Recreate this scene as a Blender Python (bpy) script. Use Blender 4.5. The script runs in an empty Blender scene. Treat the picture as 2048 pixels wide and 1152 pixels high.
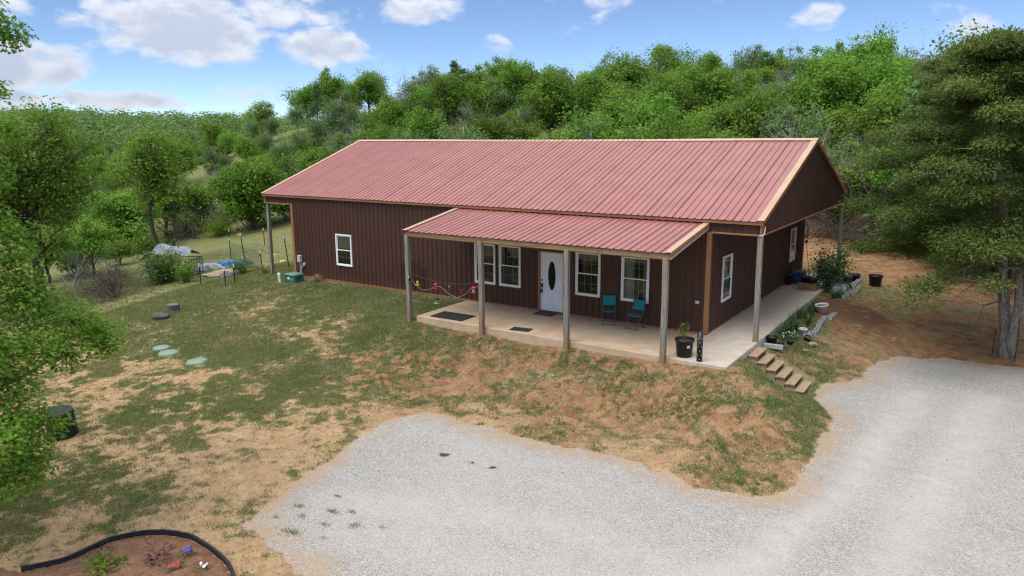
import bpy, math, random
import numpy as np
from mathutils import Vector, Matrix

# ------------------------------------------------------------------ camera
scene = bpy.context.scene
CAM = (7.32, -21.471, 6.009)
YAW, PITCH, ROLL, FPX = 0.5916, 0.2039, -0.0081, 1488.49
cd = bpy.data.cameras.new('camera'); cam = bpy.data.objects.new('camera', cd)
scene.collection.objects.link(cam); scene.camera = cam
cd.sensor_width = 36.0; cd.lens = FPX / 2048 * 36.0; cd.clip_start = 0.1; cd.clip_end = 6000
_f = Vector((-math.sin(YAW)*math.cos(PITCH), math.cos(YAW)*math.cos(PITCH), -math.sin(PITCH)))
_r = Vector((math.cos(YAW), math.sin(YAW), 0)); _u = _r.cross(_f)
_r2 = math.cos(ROLL)*_r + math.sin(ROLL)*_u; _u2 = -math.sin(ROLL)*_r + math.cos(ROLL)*_u
_m = Matrix(((_r2.x, _u2.x, -_f.x, CAM[0]), (_r2.y, _u2.y, -_f.y, CAM[1]), (_r2.z, _u2.z, -_f.z, CAM[2]), (0, 0, 0, 1)))
cam.matrix_world = _m

# ------------------------------------------------------------------ light
SUN_EL, SUN_AZ = math.radians(62), math.radians(196)      # azimuth clockwise from +y
EXPOSURE = 1.55
sd = bpy.data.lights.new('sun', 'SUN'); sun = bpy.data.objects.new('sun', sd); scene.collection.objects.link(sun)
sd.energy = 0.95; sd.angle = math.radians(40); sd.color = (1.0, 0.96, 0.9)
_dir = Vector((math.sin(SUN_AZ)*math.cos(SUN_EL), math.cos(SUN_AZ)*math.cos(SUN_EL), math.sin(SUN_EL)))
sun.rotation_euler = _dir.to_track_quat('Z', 'Y').to_euler()
sun.location = (0, 0, 60)
vs = scene.view_settings
vs.view_transform = 'Standard'; vs.look = 'None'; vs.gamma = 1.0; vs.use_curve_mapping = False; vs.exposure = EXPOSURE
scene.render.engine = 'CYCLES'
scene.cycles.use_denoising = True; scene.cycles.denoiser = 'OPENIMAGEDENOISE'; scene.cycles.denoising_input_passes = 'RGB_ALBEDO_NORMAL'; scene.cycles.denoising_prefilter = 'ACCURATE'; scene.cycles.filter_width = 1.25; scene.cycles.adaptive_threshold = 0.008
scene.cycles.max_bounces = 6; scene.cycles.diffuse_bounces = 3; scene.cycles.glossy_bounces = 3
scene.cycles.transmission_bounces = 4; scene.cycles.transparent_max_bounces = 8
scene.cycles.caustics_reflective = False; scene.cycles.caustics_refractive = False

def build_world():
    w = bpy.data.worlds.new('World'); scene.world = w; w.use_nodes = True
    w.cycles.sampling_method = 'MANUAL'; w.cycles.sample_map_resolution = 512
    nt = w.node_tree; nt.nodes.clear(); N = nt.nodes.new; L = nt.links.new
    def math_(op, a, b=None, c=None):
        n = N('ShaderNodeMath'); n.operation = op
        for i, v in enumerate((a, b, c)):
            if v is None: continue
            if isinstance(v, (int, float)): n.inputs[i].default_value = v
            else: L(v, n.inputs[i])
        return n.outputs[0]
    out = N('ShaderNodeOutputWorld')
    sky = N('ShaderNodeTexSky'); sky.sky_type = 'NISHITA'; sky.sun_disc = False
    sky.sun_elevation = SUN_EL; sky.sun_rotation = SUN_AZ; sky.altitude = 4000
    sky.air_density = 0.85; sky.dust_density = 0.0; sky.ozone_density = 2.6
    bg = N('ShaderNodeBackground'); bg.inputs['Strength'].default_value = 0.058
    L(sky.outputs[0], bg.inputs['Color'])
    tc = N('ShaderNodeTexCoord'); sep = N('ShaderNodeSeparateXYZ'); L(tc.outputs['Generated'], sep.inputs[0])
    az = math_('ARCTAN2', math_('MULTIPLY', sep.outputs[0], -1), sep.outputs[1])     # radians, left positive
    el = math_('ARCSINE', sep.outputs[2])
    elc = math_('MAXIMUM', el, 0.0)
    # cloud noise on the sky sphere, flattened bases near the horizon
    def noise(scale, detail, rough, de=0.0, dist=0.0, vert=2.0):
        cmb = N('ShaderNodeCombineXYZ')
        L(sep.outputs[0], cmb.inputs[0]); L(sep.outputs[1], cmb.inputs[1])
        L(math_('MULTIPLY', math_('ADD', sep.outputs[2], de), vert), cmb.inputs[2])
        n = N('ShaderNodeTexNoise'); n.inputs['Scale'].default_value = scale; n.inputs['Detail'].default_value = detail
        n.inputs['Roughness'].default_value = rough; n.inputs['Distortion'].default_value = dist
        L(cmb.outputs[0], n.inputs['Vector']); return n.outputs[0]
    big = noise(7.0, 4, 0.55)
    fine = noise(24.0, 6, 0.54, dist=0.25)
    fine_up = noise(24.0, 6, 0.54, de=0.010, dist=0.25)
    # cumulus banks: (azimuth, elevation, half-width, half-height) in radians
    banks = CLOUD_BANKS
    tot = None
    for a, e, wv, hv, k in banks:
        dx = math_('DIVIDE', math_('SUBTRACT', az, a), wv); dy = math_('DIVIDE', math_('SUBTRACT', el, e), hv)
        r2 = math_('ADD', math_('MULTIPLY', dx, dx), math_('MULTIPLY', dy, dy))
        v = math_('MULTIPLY', math_('MAXIMUM', math_('SUBTRACT', 1.0, r2), 0.0), k)
        tot = v if tot is None else math_('MAXIMUM', tot, v)
    def smooth(v, a, b):
        m = N('ShaderNodeMapRange'); m.interpolation_type = 'SMOOTHSTEP'
        m.inputs['From Min'].default_value = a; m.inputs['From Max'].default_value = b
        L(v, m.inputs['Value']); return m.outputs['Result']
    deck = math_('MULTIPLY', smooth(el, 0.17, 0.60), 0.28)       # the soft light says the sky overhead is mostly cloud
    def density(fn):
        base = math_('MULTIPLY_ADD', big, 0.62, math_('MULTIPLY', fn, 0.72))        # about 0.65 +- 0.15
        return math_('ADD', math_('ADD', base, deck), math_('MULTIPLY', tot, 0.42))
    d0 = density(fine)
    cover = smooth(d0, 0.755, 1.0)
    # soft self-shading of the cloud: denser above means greyer below
    thick = smooth(density(fine_up), 0.86, 1.12)
    mix = N('ShaderNodeMix'); mix.data_type = 'RGBA'
    mix.inputs['A'].default_value = (0.80, 0.83, 0.90, 1); mix.inputs['B'].default_value = (0.56, 0.61, 0.74, 1)
    L(thick, mix.inputs['Factor'])
    cb = N('ShaderNodeBackground'); L(math_('MULTIPLY', math_('MULTIPLY_ADD', math_('MAXIMUM', sep.outputs[2], 0.0), 2.0, 1.0), 0.30), cb.inputs['Strength'])   # overcast: zenith three times the horizon
    L(mix.outputs['Result'], cb.inputs['Color'])
    ms = N('ShaderNodeMixShader'); L(math_('MULTIPLY', cover, 0.92), ms.inputs[0]); L(bg.outputs[0], ms.inputs[1]); L(cb.outputs[0], ms.inputs[2])
    L(ms.outputs[0], out.inputs['Surface'])
CLOUD_BANKS = [(0.99, 0.125, 0.13, 0.055, 1.0), (0.88, 0.15, 0.12, 0.03, .8), (1.15, 0.078, 0.09, 0.032, 1.0), (1.19, 0.14, 0.06, 0.05, .8),
               (0.83, 0.110, 0.075, 0.03, .95), (0.71, 0.155, 0.07, 0.026, .85), (1.07, 0.043, 0.10, 0.016, .95), (1.17, 0.042, 0.05, 0.015, .9), (0.93, 0.052, 0.045, 0.014, .65),
               (0.61, 0.112, 0.03, 0.016, .6), (0.225, 0.135, 0.045, 0.022, .85), (0.47, 0.155, 0.04, 0.018, .55), (0.06, 0.11, 0.05, 0.015, .5)]
build_world()

# ------------------------------------------------------------------ terrain height and cover
#TERRAIN
CP = np.array([
 (-18.6,0,-.08),(-14,0,-.08),(-10,0,-.08),(-20.5,0,-.1),(-20.4,6,-.15),(-20.4,12,-.15),(0,13.5,-.06),(-10,14,0),
 (-9,-2,-.2),(-4,-1.5,-.2),(1,-1.5,-.2),(1.4,5,-.2),(1.4,11,-.15),(-5,6,-.2),(-14,6,-.2),
 (-9,-3.05,-.26),(-6,-3.05,-.28),(-3,-3.05,-.25),(0,-3.05,-.19),(1.7,-2.9,-.14),(1.8,-1.5,-.22),(1.0,-3.6,-.28),(2.2,-3.2,-.3),
 (-9,-5.0,-.9),(-6,-4.5,-.93),(-3,-4.6,-.95),(0,-4.7,-.93),(-6,-3.5,-.44),(-3,-3.5,-.42),(-.5,-3.6,-.38),(2.0,-4.4,-.62),(2.7,-2.6,-.5),(3.0,-1.5,-.92),(1.75,-.5,-.42),(2.2,-.5,-.76),(2.7,-.5,-1.04),(3.1,-.5,-1.12),(2.3,.5,-.55),(2.9,.5,-.85),(2.3,-1.4,-.62),
 (3.5,-3.4,-.9),(4.3,-3.8,-1.12),(4.2,-1.8,-1.12),(3.9,-7.3,-1.12),(3.0,-6,-.98),(1.5,-6.4,-1.02),(-2,-6.6,-1.06),(-5,-6.6,-1.05),
 (-4,-13,-1.12),(-4.8,-8,-1.08),(-1,-7.6,-1.1),(2,-7.6,-1.12),(4.6,-6,-1.13),(3.4,-.4,-1.08),(4.5,1.5,-1.05),(5,5,-1.0),(8,5.2,-1.0),(8,-10,-1.15),
 (3,-15,-1.18),(12,-5,-1.1),(7,-22,-1.25),(0,-11,-1.14),
 (-12,-2.5,-.3),(-12,-5,-.72),(-12,-8,-1.05),(-9,-10,-1.1),(-15,-7,-1.1),(-17,-7.2,-1.15),(-18,-3,-.45),(-21,-2,-.5),(-22,-4.5,-.95),(-25,1,-.75),(-27,-4,-1.3),
 (-24,5,-.4),(-12,-13,-1.3),(-6,-16,-1.28),(-2,-17,-1.22),(-20,-14,-1.8),(-35,-8,-2.0),(-39,7,-1.5),(-50,0,-2.2),(-60,20,-1.6),
 (2.4,2,-.34),(2.5,5,-.3),(2.3,8,-.22),(2.2,12.5,-.18),(3.2,3,-.62),(3.2,6,-.5),(4,8,-.55),(6,9,-.7),(4,12,-.3),(7,13,-.4),(10,8,-.9),(5,18,.2),(2,20,.5),(8,22,.8),(3,27,1.3),(12,28,1.6),
 (-10,20,.3),(-20,20,.3),(-33,8,-.9),(-28,16,.3),(-30,26,2.6),(-15,30,2.6),(0,33,2.6),(12,36,3.0),(-46,22,1.5),(-48,34,5.6),(-30,42,6.6),(-10,46,6.6),(10,50,6),
 (-62,38,7),(-75,38,4.2),(-72,28,1.0),(-90,30,-2),(-60,62,9.5),(-20,70,9.5),(20,70,8),(-100,60,-3),(-90,84,1),(0,110,9),(-60,110,5),
 (-120,-20,-3.5),(60,-30,-1),(60,40,1.5),(60,110,5),(-30,-60,-2.2),(30,-60,-1.5),(-130,120,-3),(-150,40,-3.5)], float)
def _phi(r2): return np.sqrt(r2 + 0.15)
def _solve():
    P = CP[:, :2]; n = len(P)
    K = _phi(((P[:, None] - P[None])**2).sum(-1)) ; K[np.diag_indices(n)] += 0.0
    A = np.zeros((n+1, n+1)); A[:n, :n] = -K; A[:n, n] = 1; A[n, :n] = 1
    return np.linalg.solve(A, np.concatenate([CP[:, 2], [0]]))
_W = _solve()
def sstep(x, a, b):
    t = np.clip((x-a)/(b-a), 0, 1); return t*t*(3-2*t)
def vnoise(x, y, s=0):
    x = np.asarray(x, float); y = np.asarray(y, float)
    xi = np.floor(x); yi = np.floor(y); fx = x-xi; fy = y-yi; fx = fx*fx*(3-2*fx); fy = fy*fy*(3-2*fy)
    def h(a, b):
        v = np.sin(a*127.1 + b*311.7 + s*74.7)*43758.5453; return v - np.floor(v)
    return (h(xi, yi)*(1-fx)+h(xi+1, yi)*fx)*(1-fy) + (h(xi, yi+1)*(1-fx)+h(xi+1, yi+1)*fx)*fy
def fbm(x, y, o=4, s=0):
    t = 0; a = 0.5; n = 0
    for i in range(o):
        t = t + a*vnoise(x, y, s+i); n += a; x = x*2.03+17.1; y = y*2.03+9.3; a *= .5
    return t/n
def H(x, y, rough=True):
    x = np.asarray(x, float); y = np.asarray(y, float); sh = np.broadcast(x, y).shape
    xf = np.broadcast_to(x, sh).ravel(); yf = np.broadcast_to(y, sh).ravel()
    z = np.empty(xf.size)
    for i in range(0, xf.size, 40000):
        a = xf[i:i+40000]; b = yf[i:i+40000]
        z[i:i+40000] = -_phi((a[:, None]-CP[:, 0])**2 + (b[:, None]-CP[:, 1])**2) @ _W[:-1] + _W[-1]
    # far country: a low wooded ridge beyond the valley
    r = np.hypot(xf-7, yf+21)
    far = -3 + 11.5*sstep(r, 190, 340) + 6.0*(fbm(xf/70, yf/90, 3, 5)-.5)*sstep(r, 150, 250)
    k = sstep(r, 115, 185)
    z = z*(1-k) + far*k
    if rough:
        emb = np.exp(-((yf+4.6)/1.5)**2)*sstep(xf, -11, -8)*(1-sstep(xf, 2.5, 4.5)) + .45*np.exp(-((xf-3.0)/1.0)**2-((yf+4.0)/3)**2)
        flat = ((xf > -18.9) & (xf < 1.7) & (yf > -.1) & (yf < 12.6)) | ((xf > -9.4) & (xf < 1.7) & (yf > -2.95) & (yf <= 0))
        amp = np.where(flat, 0.0, .05 + .27*emb)
        z = z + amp*(fbm(xf*.9, yf*.9, 3, 1)-.5)*1.6 + np.where(flat, 0, .26*emb)*(np.abs(fbm(xf*1.7, yf*.6, 3, 8)-.5)*2-.35) + np.where(flat, 0, .04+.11*emb)*(fbm(xf*4.1, yf*4.1, 3, 2)-.5)
    return z.reshape(sh)
def H1(x, y): return float(H(np.array([x]), np.array([y]))[0])
#ENDTERRAIN

# ------------------------------------------------------------------ helpers
rng = np.random.default_rng(7); random.seed(7)
COL = scene.collection
def tag(o, label=None, cat=None, group=None, kind=None):
    if label: o['label'] = label
    if cat: o['category'] = cat
    if group: o['group'] = group
    if kind: o['kind'] = kind
    return o
def link(o, parent=None):
    COL.objects.link(o)
    if parent is not None: o.parent = parent
    return o
def empty(name, loc=(0, 0, 0), rz=0.0):
    o = bpy.data.objects.new(name, None); o.empty_display_size = .2; o.location = loc; o.rotation_euler = (0, 0, rz); return link(o)
def thing(name, label, cat, loc=(0, 0, 0), rz=0.0, group=None): return tag(empty(name, loc, rz), label, cat, group)
def npmesh(name, V, F, attrs=None, smooth=False):
    V = np.asarray(V, np.float32); F = np.asarray(F, np.int32); me = bpy.data.meshes.new(name)
    m, k = F.shape
    me.vertices.add(len(V)); me.vertices.foreach_set('co', V.ravel())
    me.loops.add(m*k); me.loops.foreach_set('vertex_index', F.ravel())
    me.polygons.add(m); me.polygons.foreach_set('loop_start', np.arange(m, dtype=np.int32)*k)
    me.polygons.foreach_set('loop_total', np.full(m, k, np.int32))
    if smooth: me.polygons.foreach_set('use_smooth', np.ones(m, bool))
    for n, a in (attrs or {}).items():
        at = me.attributes.new(n, 'FLOAT', 'POINT'); at.data.foreach_set('value', np.asarray(a, np.float32).ravel())
    me.update(calc_edges=True); return me
def mobj(name, me, mat, parent=None):
    if mat is not None and not me.materials: me.materials.append(mat)
    return link(bpy.data.objects.new(name, me), parent)

class MB:
    def __init__(s): s.v = []; s.f = []
    def quad(s, a, b, c, d):
        n = len(s.v); s.v += [a, b, c, d]; s.f.append((n, n+1, n+2, n+3)); return s
    def box(s, x0, x1, y0, y1, z0, z1, M=None):
        P = [(x0, y0, z0), (x1, y0, z0), (x1, y1, z0), (x0, y1, z0), (x0, y0, z1), (x1, y0, z1), (x1, y1, z1), (x0, y1, z1)]
        return s.hexa(P, M)
    def hexa(s, P, M=None):
        if M is not None: P = [tuple(M @ Vector(p)) for p in P]
        n = len(s.v); s.v += list(P)
        s.f += [(n, n+3, n+2, n+1), (n+4, n+5, n+6, n+7), (n, n+1, n+5, n+4), (n+1, n+2, n+6, n+5), (n+2, n+3, n+7, n+6), (n+3, n, n+4, n+7)]; return s
    def cbox(s, c, size, M=None):
        a, b, h = size[0]/2, size[1]/2, size[2]/2; return s.box(c[0]-a, c[0]+a, c[1]-b, c[1]+b, c[2]-h, c[2]+h, M)
    def bar(s, p, q, w, h):                      # rectangular bar from p to q
        p = Vector(p); q = Vector(q); d = (q-p).normalized(); up = Vector((0, 0, 1)) if abs(d.z) < .95 else Vector((0, 1, 0))
        r = d.cross(up).normalized()*w/2; u = r.cross(d).normalized()*h/2
        return s.hexa([tuple(p-r-u), tuple(p+r-u), tuple(q+r-u), tuple(q-r-u), tuple(p-r+u), tuple(p+r+u), tuple(q+r+u), tuple(q-r+u)])
    def tube(s, pts, rad, n=6, cap=True):
        pts = [Vector(p) for p in pts]; k = len(pts)
        if not hasattr(rad, '__len__'): rad = [rad]*k
        base = len(s.v); ref = None
        for i, p in enumerate(pts):
            d = (pts[min(i+1, k-1)] - pts[max(i-1, 0)]).normalized()
            if ref is None: ref = d.orthogonal().normalized()
            ref = (ref - d*ref.dot(d)); ref = ref.normalized() if ref.length > 1e-6 else d.orthogonal().normalized()
            b = d.cross(ref)
            for j in range(n):
                a = 2*math.pi*j/n; s.v.append(tuple(p + (ref*math.cos(a) + b*math.sin(a))*rad[i]))
        for i in range(k-1):
            for j in range(n):
                a = base+i*n+j; b2 = base+i*n+(j+1) % n; s.f.append((a, b2, b2+n, a+n))
        if cap: s.f.append(tuple(base+j for j in reversed(range(n)))); s.f.append(tuple(base+(k-1)*n+j for j in range(n)))
        return s
    def lathe(s, prof, c=(0, 0, 0), n=24, M=None, wob=None):
        base = len(s.v)
        for r, z in prof:
            for j in range(n):
                a = 2*math.pi*j/n; k = 1 if wob is None else wob(a, z)
                p = Vector((c[0]+r*k*math.cos(a), c[1]+r*k*math.sin(a), c[2]+z)); s.v.append(tuple(M @ p) if M is not None else tuple(p))
        for i in range(len(prof)-1):
            for j in range(n):
                a = base+i*n+j; b = base+i*n+(j+1) % n; s.f.append((a, b, b+n, a+n))
        return s
    def disc(s, c, r, n=20, M=None):
        b = len(s.v)
        for j in range(n):
            p = Vector((c[0]+r*math.cos(2*math.pi*j/n), c[1]+r*math.sin(2*math.pi*j/n), c[2])); s.v.append(tuple(M @ p) if M is not None else tuple(p))
        s.f.append(tuple(b+j for j in range(n))); return s
    def mesh(s, name, smooth=False, bevel=0.0):
        me = bpy.data.meshes.new(name); me.from_pydata(s.v, [], s.f); me.update()
        if bevel:
            import bmesh
            bm = bmesh.new(); bm.from_mesh(me)
            bmesh.ops.bevel(bm, geom=bm.edges[:], offset=bevel, segments=1, affect='EDGES', clamp_overlap=True); bm.to_mesh(me); bm.free()
        if smooth:
            for p in me.polygons: p.use_smooth = True
        return me
    def build(s, name, mat, parent=None, smooth=False, bevel=0.0): return mobj(name, s.mesh(name, smooth, bevel), mat, parent)

# ------------------------------------------------------------------ materials
MATS = {}
class NT:
    def __init__(s, name):
        s.m = bpy.data.materials.new(name); s.m.use_nodes = True; s.nt = s.m.node_tree; s.nt.nodes.clear()
        s.out = s.N('ShaderNodeOutputMaterial'); s.p = s.N('ShaderNodeBsdfPrincipled'); s.L(s.p.outputs[0], s.out.inputs[0]); MATS[name] = s.m
    def N(s, t): return s.nt.nodes.new(t)
    def L(s, a, b): s.nt.links.new(a, b)
    def co(s, which='Object'):
        if which == 'Position': return s.N('ShaderNodeNewGeometry').outputs['Position']
        return s.N('ShaderNodeTexCoord').outputs[which]
    def scale(s, v, sc):
        n = s.N('ShaderNodeVectorMath'); n.operation = 'MULTIPLY'; n.inputs[1].default_value = sc; s.L(v, n.inputs[0]); return n.outputs[0]
    def noise(s, v, scale, detail=4, rough=.6, dist=0, out=0):
        n = s.N('ShaderNodeTexNoise'); n.inputs['Scale'].default_value = scale; n.inputs['Detail'].default_value = detail
        n.inputs['Roughness'].default_value = rough; n.inputs['Distortion'].default_value = dist; s.L(v, n.inputs['Vector']); return n.outputs[out]
    def voro(s, v, scale, out='Color', feat='F1'):
        n = s.N('ShaderNodeTexVoronoi'); n.feature = feat; n.inputs['Scale'].default_value = scale; s.L(v, n.inputs['Vector']); return n.outputs[out]
    def rng(s, v, a, b, c=0, d=1, smooth=True):
        m = s.N('ShaderNodeMapRange'); m.interpolation_type = 'SMOOTHSTEP' if smooth else 'LINEAR'
        for k, x in zip(('From Min', 'From Max', 'To Min', 'To Max'), (a, b, c, d)): m.inputs[k].default_value = x
        s.L(v, m.inputs['Value']); return m.outputs['Result']
    def mix(s, f, a, b, mode='MIX'):
        n = s.N('ShaderNodeMix'); n.data_type = 'RGBA'; n.blend_type = mode
        for k, x in (('Factor', f), ('A', a), ('B', b)):
            i = n.inputs[k] if k != 'Factor' else n.inputs[0]
            if k == 'A': i = n.inputs[6]
            if k == 'B': i = n.inputs[7]
            if isinstance(x, (int, float)): i.default_value = x
            elif isinstance(x, tuple): i.default_value = (*x[:3], 1)
            else: s.L(x, i)
        return n.outputs[2]
    def math(s, op, a, b=0.0):
        n = s.N('ShaderNodeMath'); n.operation = op
        for i, x in enumerate((a, b)):
            if isinstance(x, (int, float)): n.inputs[i].default_value = x
            else: s.L(x, n.inputs[i])
        return n.outputs[0]
    def attr(s, name):
        n = s.N('ShaderNodeAttribute'); n.attribute_name = name; return n.outputs['Fac']
    def bump(s, h, strength=.5, dist=.02):
        b = s.N('ShaderNodeBump'); b.inputs['Strength'].default_value = strength; b.inputs['Distance'].default_value = dist
        s.L(h, b.inputs['Height']); s.L(b.outputs[0], s.p.inputs['Normal'])
    def col(s, c):
        if isinstance(c, tuple): s.p.inputs['Base Color'].default_value = (*c[:3], 1)
        else: s.L(c, s.p.inputs['Base Color'])
    def set(s, **k):
        for n, v in k.items(): s.p.inputs[n.replace('_', ' ')].default_value = v
def plain(name, c, rough=.6, var=.25, scale=6.0, spec=.4, metal=0.0, bump=0.0, bscale=40.0, dirt=None):
    t = NT(name); v = t.co('Object'); n = t.noise(v, scale, 5, .65)
    a = tuple(x*(1-var) for x in c); b = tuple(min(1, x*(1+var)) for x in c)
    k = t.mix(t.rng(n, .3, .7), a, b)
    if dirt: k = t.mix(t.rng(t.noise(v, scale*.45, 6, .7), .52, .75, 0, .6), k, dirt)
    t.col(k); t.set(Roughness=rough, Metallic=metal); t.p.inputs['Specular IOR Level'].default_value = spec
    if bump: t.bump(t.noise(v, bscale, 4, .6), bump, .01)
    return t.m
def ground_mats():
    # soil with thin grass, driven by the cover attributes
    t = NT('soil'); P = t.co('Position'); g = t.attr('dens'); gm_ = t.attr('grass'); r = t.attr('red')
    n1 = t.noise(P, .55, 6, .62); n2 = t.noise(P, 3.2, 6, .68); n3 = t.noise(P, 21, 5, .7); n4 = t.noise(P, 90, 3, .6)
    tan = t.mix(t.rng(n2, .3, .72), (.39, .25, .13), (.54, .365, .205))
    red = t.mix(t.rng(n2, .3, .72), (.265, .14, .066), (.43, .255, .135))
    mul = t.mix(t.rng(n3, .3, .7), (.12, .064, .038), (.225, .13, .08))
    dirt = t.mix(t.rng(t.math('ADD', r, t.math('MULTIPLY', t.math('SUBTRACT', n1, .5), .7)), .05, .95), tan, red)
    dirt = t.mix(t.rng(r, 1.15, 1.7), dirt, mul)
    dirt = t.mix(t.math('MULTIPLY', t.rng(r, .1, .5, .25, 1), t.rng(t.noise(P, 1.7, 6, .72, .6), .45, .66, 0, .75)), dirt, (.17, .078, .034))
    dirt = t.mix(t.rng(n3, .48, .78, 0, .6), dirt, (.17, .10, .058))
    dirt = t.mix(t.rng(n4, .62, .8, 0, .5), dirt, (.58, .45, .31))
    straw = t.mix(t.rng(n3, .3, .7), (.25, .20, .105), (.43, .355, .20))
    green = t.mix(t.rng(n4, .3, .7), (.088, .125, .04), (.185, .232, .078))
    lawn = t.mix(t.rng(t.math('ADD', t.math('ADD', t.math('MULTIPLY', n2, .6), t.math('MULTIPLY', n3, .4)), t.math('MULTIPLY', t.math('SUBTRACT', g, .5), .35)), .40, .70), straw, green)
    cover = t.math('ADD', gm_, t.math('ADD', t.math('MULTIPLY', t.math('SUBTRACT', n2, .5), .7), t.math('MULTIPLY', t.math('SUBTRACT', n3, .5), 1.5)))
    t.col(t.mix(t.rng(cover, .30, .80, 0, .88), dirt, lawn))
    t.set(Roughness=.95); t.p.inputs['Specular IOR Level'].default_value = .1
    hgt = t.math('ADD', t.math('MULTIPLY', n3, .6), t.math('MULTIPLY', n4, .4)); t.bump(hgt, .9, .05)
    # crushed limestone
    t = NT('gravel'); P = t.co('Position')
    v1 = t.voro(P, 48); v2 = t.voro(P, 110); n1 = t.noise(P, .35, 5, .6); n2 = t.noise(P, 2.3, 6, .7); n3 = t.noise(P, 14, 5, .7)
    s1 = t.N('ShaderNodeSeparateColor'); t.L(v1, s1.inputs[0]); s2 = t.N('ShaderNodeSeparateColor'); t.L(v2, s2.inputs[0])
    stone = t.mix(t.rng(t.math('ADD', t.math('MULTIPLY', s1.outputs[0], .55), t.math('MULTIPLY', s2.outputs[1], .45)), .1, .9, 0, 1, False), (.18, .167, .148), (.535, .505, .458))
    dust = t.mix(t.rng(n3, .3, .7), (.43, .39, .34), (.51, .47, .42))
    k = t.mix(t.math('MULTIPLY', t.attr('dust'), t.rng(n2, .25, .65, .45, 1)), stone, dust)
    k = t.mix(t.rng(n1, .56, .74, 0, .25), k, (.43, .345, .27))
    k = t.mix(t.rng(n3, .62, .85, 0, .35), k, (.24, .235, .23))
    k = t.mix(t.math('MULTIPLY', t.attr('edge'), t.rng(t.math('ADD', n2, t.math('MULTIPLY', n3, .3)), .5, .72)), k, (.40, .285, .18))
    t.col(k); t.set(Roughness=.9); t.p.inputs['Specular IOR Level'].default_value = .15
    t.bump(t.math('ADD', t.voro(P, 34, 'Distance'), t.math('MULTIPLY', n3, .4)), .7, .03)
    # concrete porch stained with red dust
    t = NT('concrete'); P = t.co('Position'); n1 = t.noise(P, .5, 5, .6, .4); n2 = t.noise(P, 2.6, 6, .68); n3 = t.noise(P, 28, 4, .6)
    k = t.mix(t.rng(n2, .3, .7), (.44, .385, .31), (.56, .505, .43))
    sx = t.N('ShaderNodeSeparateXYZ'); t.L(P, sx.inputs[0])
    wear = t.math('MULTIPLY', t.rng(sx.outputs[0], -.2, .6, 1, .2), t.rng(n1, .22, .58, .35, 1))
    k = t.mix(wear, k, t.mix(t.rng(n2, .3, .7), (.45, .31, .185), (.54, .40, .26)))
    k = t.mix(t.rng(n2, .62, .78, 0, .4), k, (.23, .18, .13))
    k = t.mix(t.rng(n3, .6, .8, 0, .15), k, (.2, .17, .14))
    t.col(k); t.set(Roughness=.75); t.bump(n3, .15, .01)
    # flower bed mulch
    t = NT('mulch'); P = t.co('Position'); n2 = t.noise(P, 5, 6, .7); n3 = t.noise(P, 45, 4, .7); v = t.voro(P, 55)
    s1 = t.N('ShaderNodeSeparateColor'); t.L(v, s1.inputs[0])
    k = t.mix(t.rng(n2, .3, .7), (.14, .062, .03), (.25, .125, .062)); k = t.mix(t.rng(s1.outputs[0], .88, .96, 0, .55), k, (.42, .27, .15))
    t.col(k); t.set(Roughness=.95); t.bump(n3, .9, .03)
def metal_mats():
    for name, a, b, rough in (('roof_metal', (.32, .125, .104), (.365, .15, .126), .44), ('siding_metal', (.064, .029, .0195), (.075, .035, .024), .45),
                       ('trim_metal', (.29, .13, .052), (.35, .165, .07), .45), ('cap_metal', (.48, .31, .19), (.56, .37, .24), .45)):
        t = NT(name); P = t.co('Position'); n1 = t.noise(P, 1.1, 5, .6); n2 = t.noise(t.scale(P, (7, 7, .8)), 3, 4, .6)
        k = t.mix(t.rng(n1, .3, .7), a, b)
        k = t.mix(t.rng(n2, .55, .8, 0, .12), k, tuple(x*.72 for x in a))
        oi = t.N('ShaderNodeObjectInfo'); k = t.mix(.06, k, t.mix(oi.outputs['Random'], tuple(x*.55 for x in a), tuple(min(1, x*1.35) for x in b)))
        if name == 'siding_metal':      # dark peaked patch low on the front wall, and mud splash along the bottom of the sheets
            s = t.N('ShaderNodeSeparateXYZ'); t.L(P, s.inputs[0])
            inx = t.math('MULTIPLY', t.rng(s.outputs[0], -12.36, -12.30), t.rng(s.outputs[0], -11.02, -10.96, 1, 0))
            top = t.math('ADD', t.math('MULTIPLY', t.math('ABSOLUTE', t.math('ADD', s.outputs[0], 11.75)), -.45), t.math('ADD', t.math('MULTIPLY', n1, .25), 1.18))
            dark_patch = t.math('MULTIPLY', inx, t.rng(t.math('SUBTRACT', top, s.outputs[2]), 0, .05))
            dark_patch = t.math('MULTIPLY', dark_patch, t.rng(s.outputs[1], -.2, .2, 1, 0))
            k = t.mix(t.math('MULTIPLY', dark_patch, .8), k, (.010, .0055, .0045))
            k = t.mix(t.math('MULTIPLY', t.rng(s.outputs[2], .0, .35, .5, 0), t.rng(n2, .35, .6)), k, (.12, .06, .035))
        t.col(k); t.set(Roughness=rough); t.p.inputs['Specular IOR Level'].default_value = .5 if name != 'siding_metal' else .3
        if name == 'roof_metal': t.bump(t.noise(P, 2.2, 3, .5), .08, .02)
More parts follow.
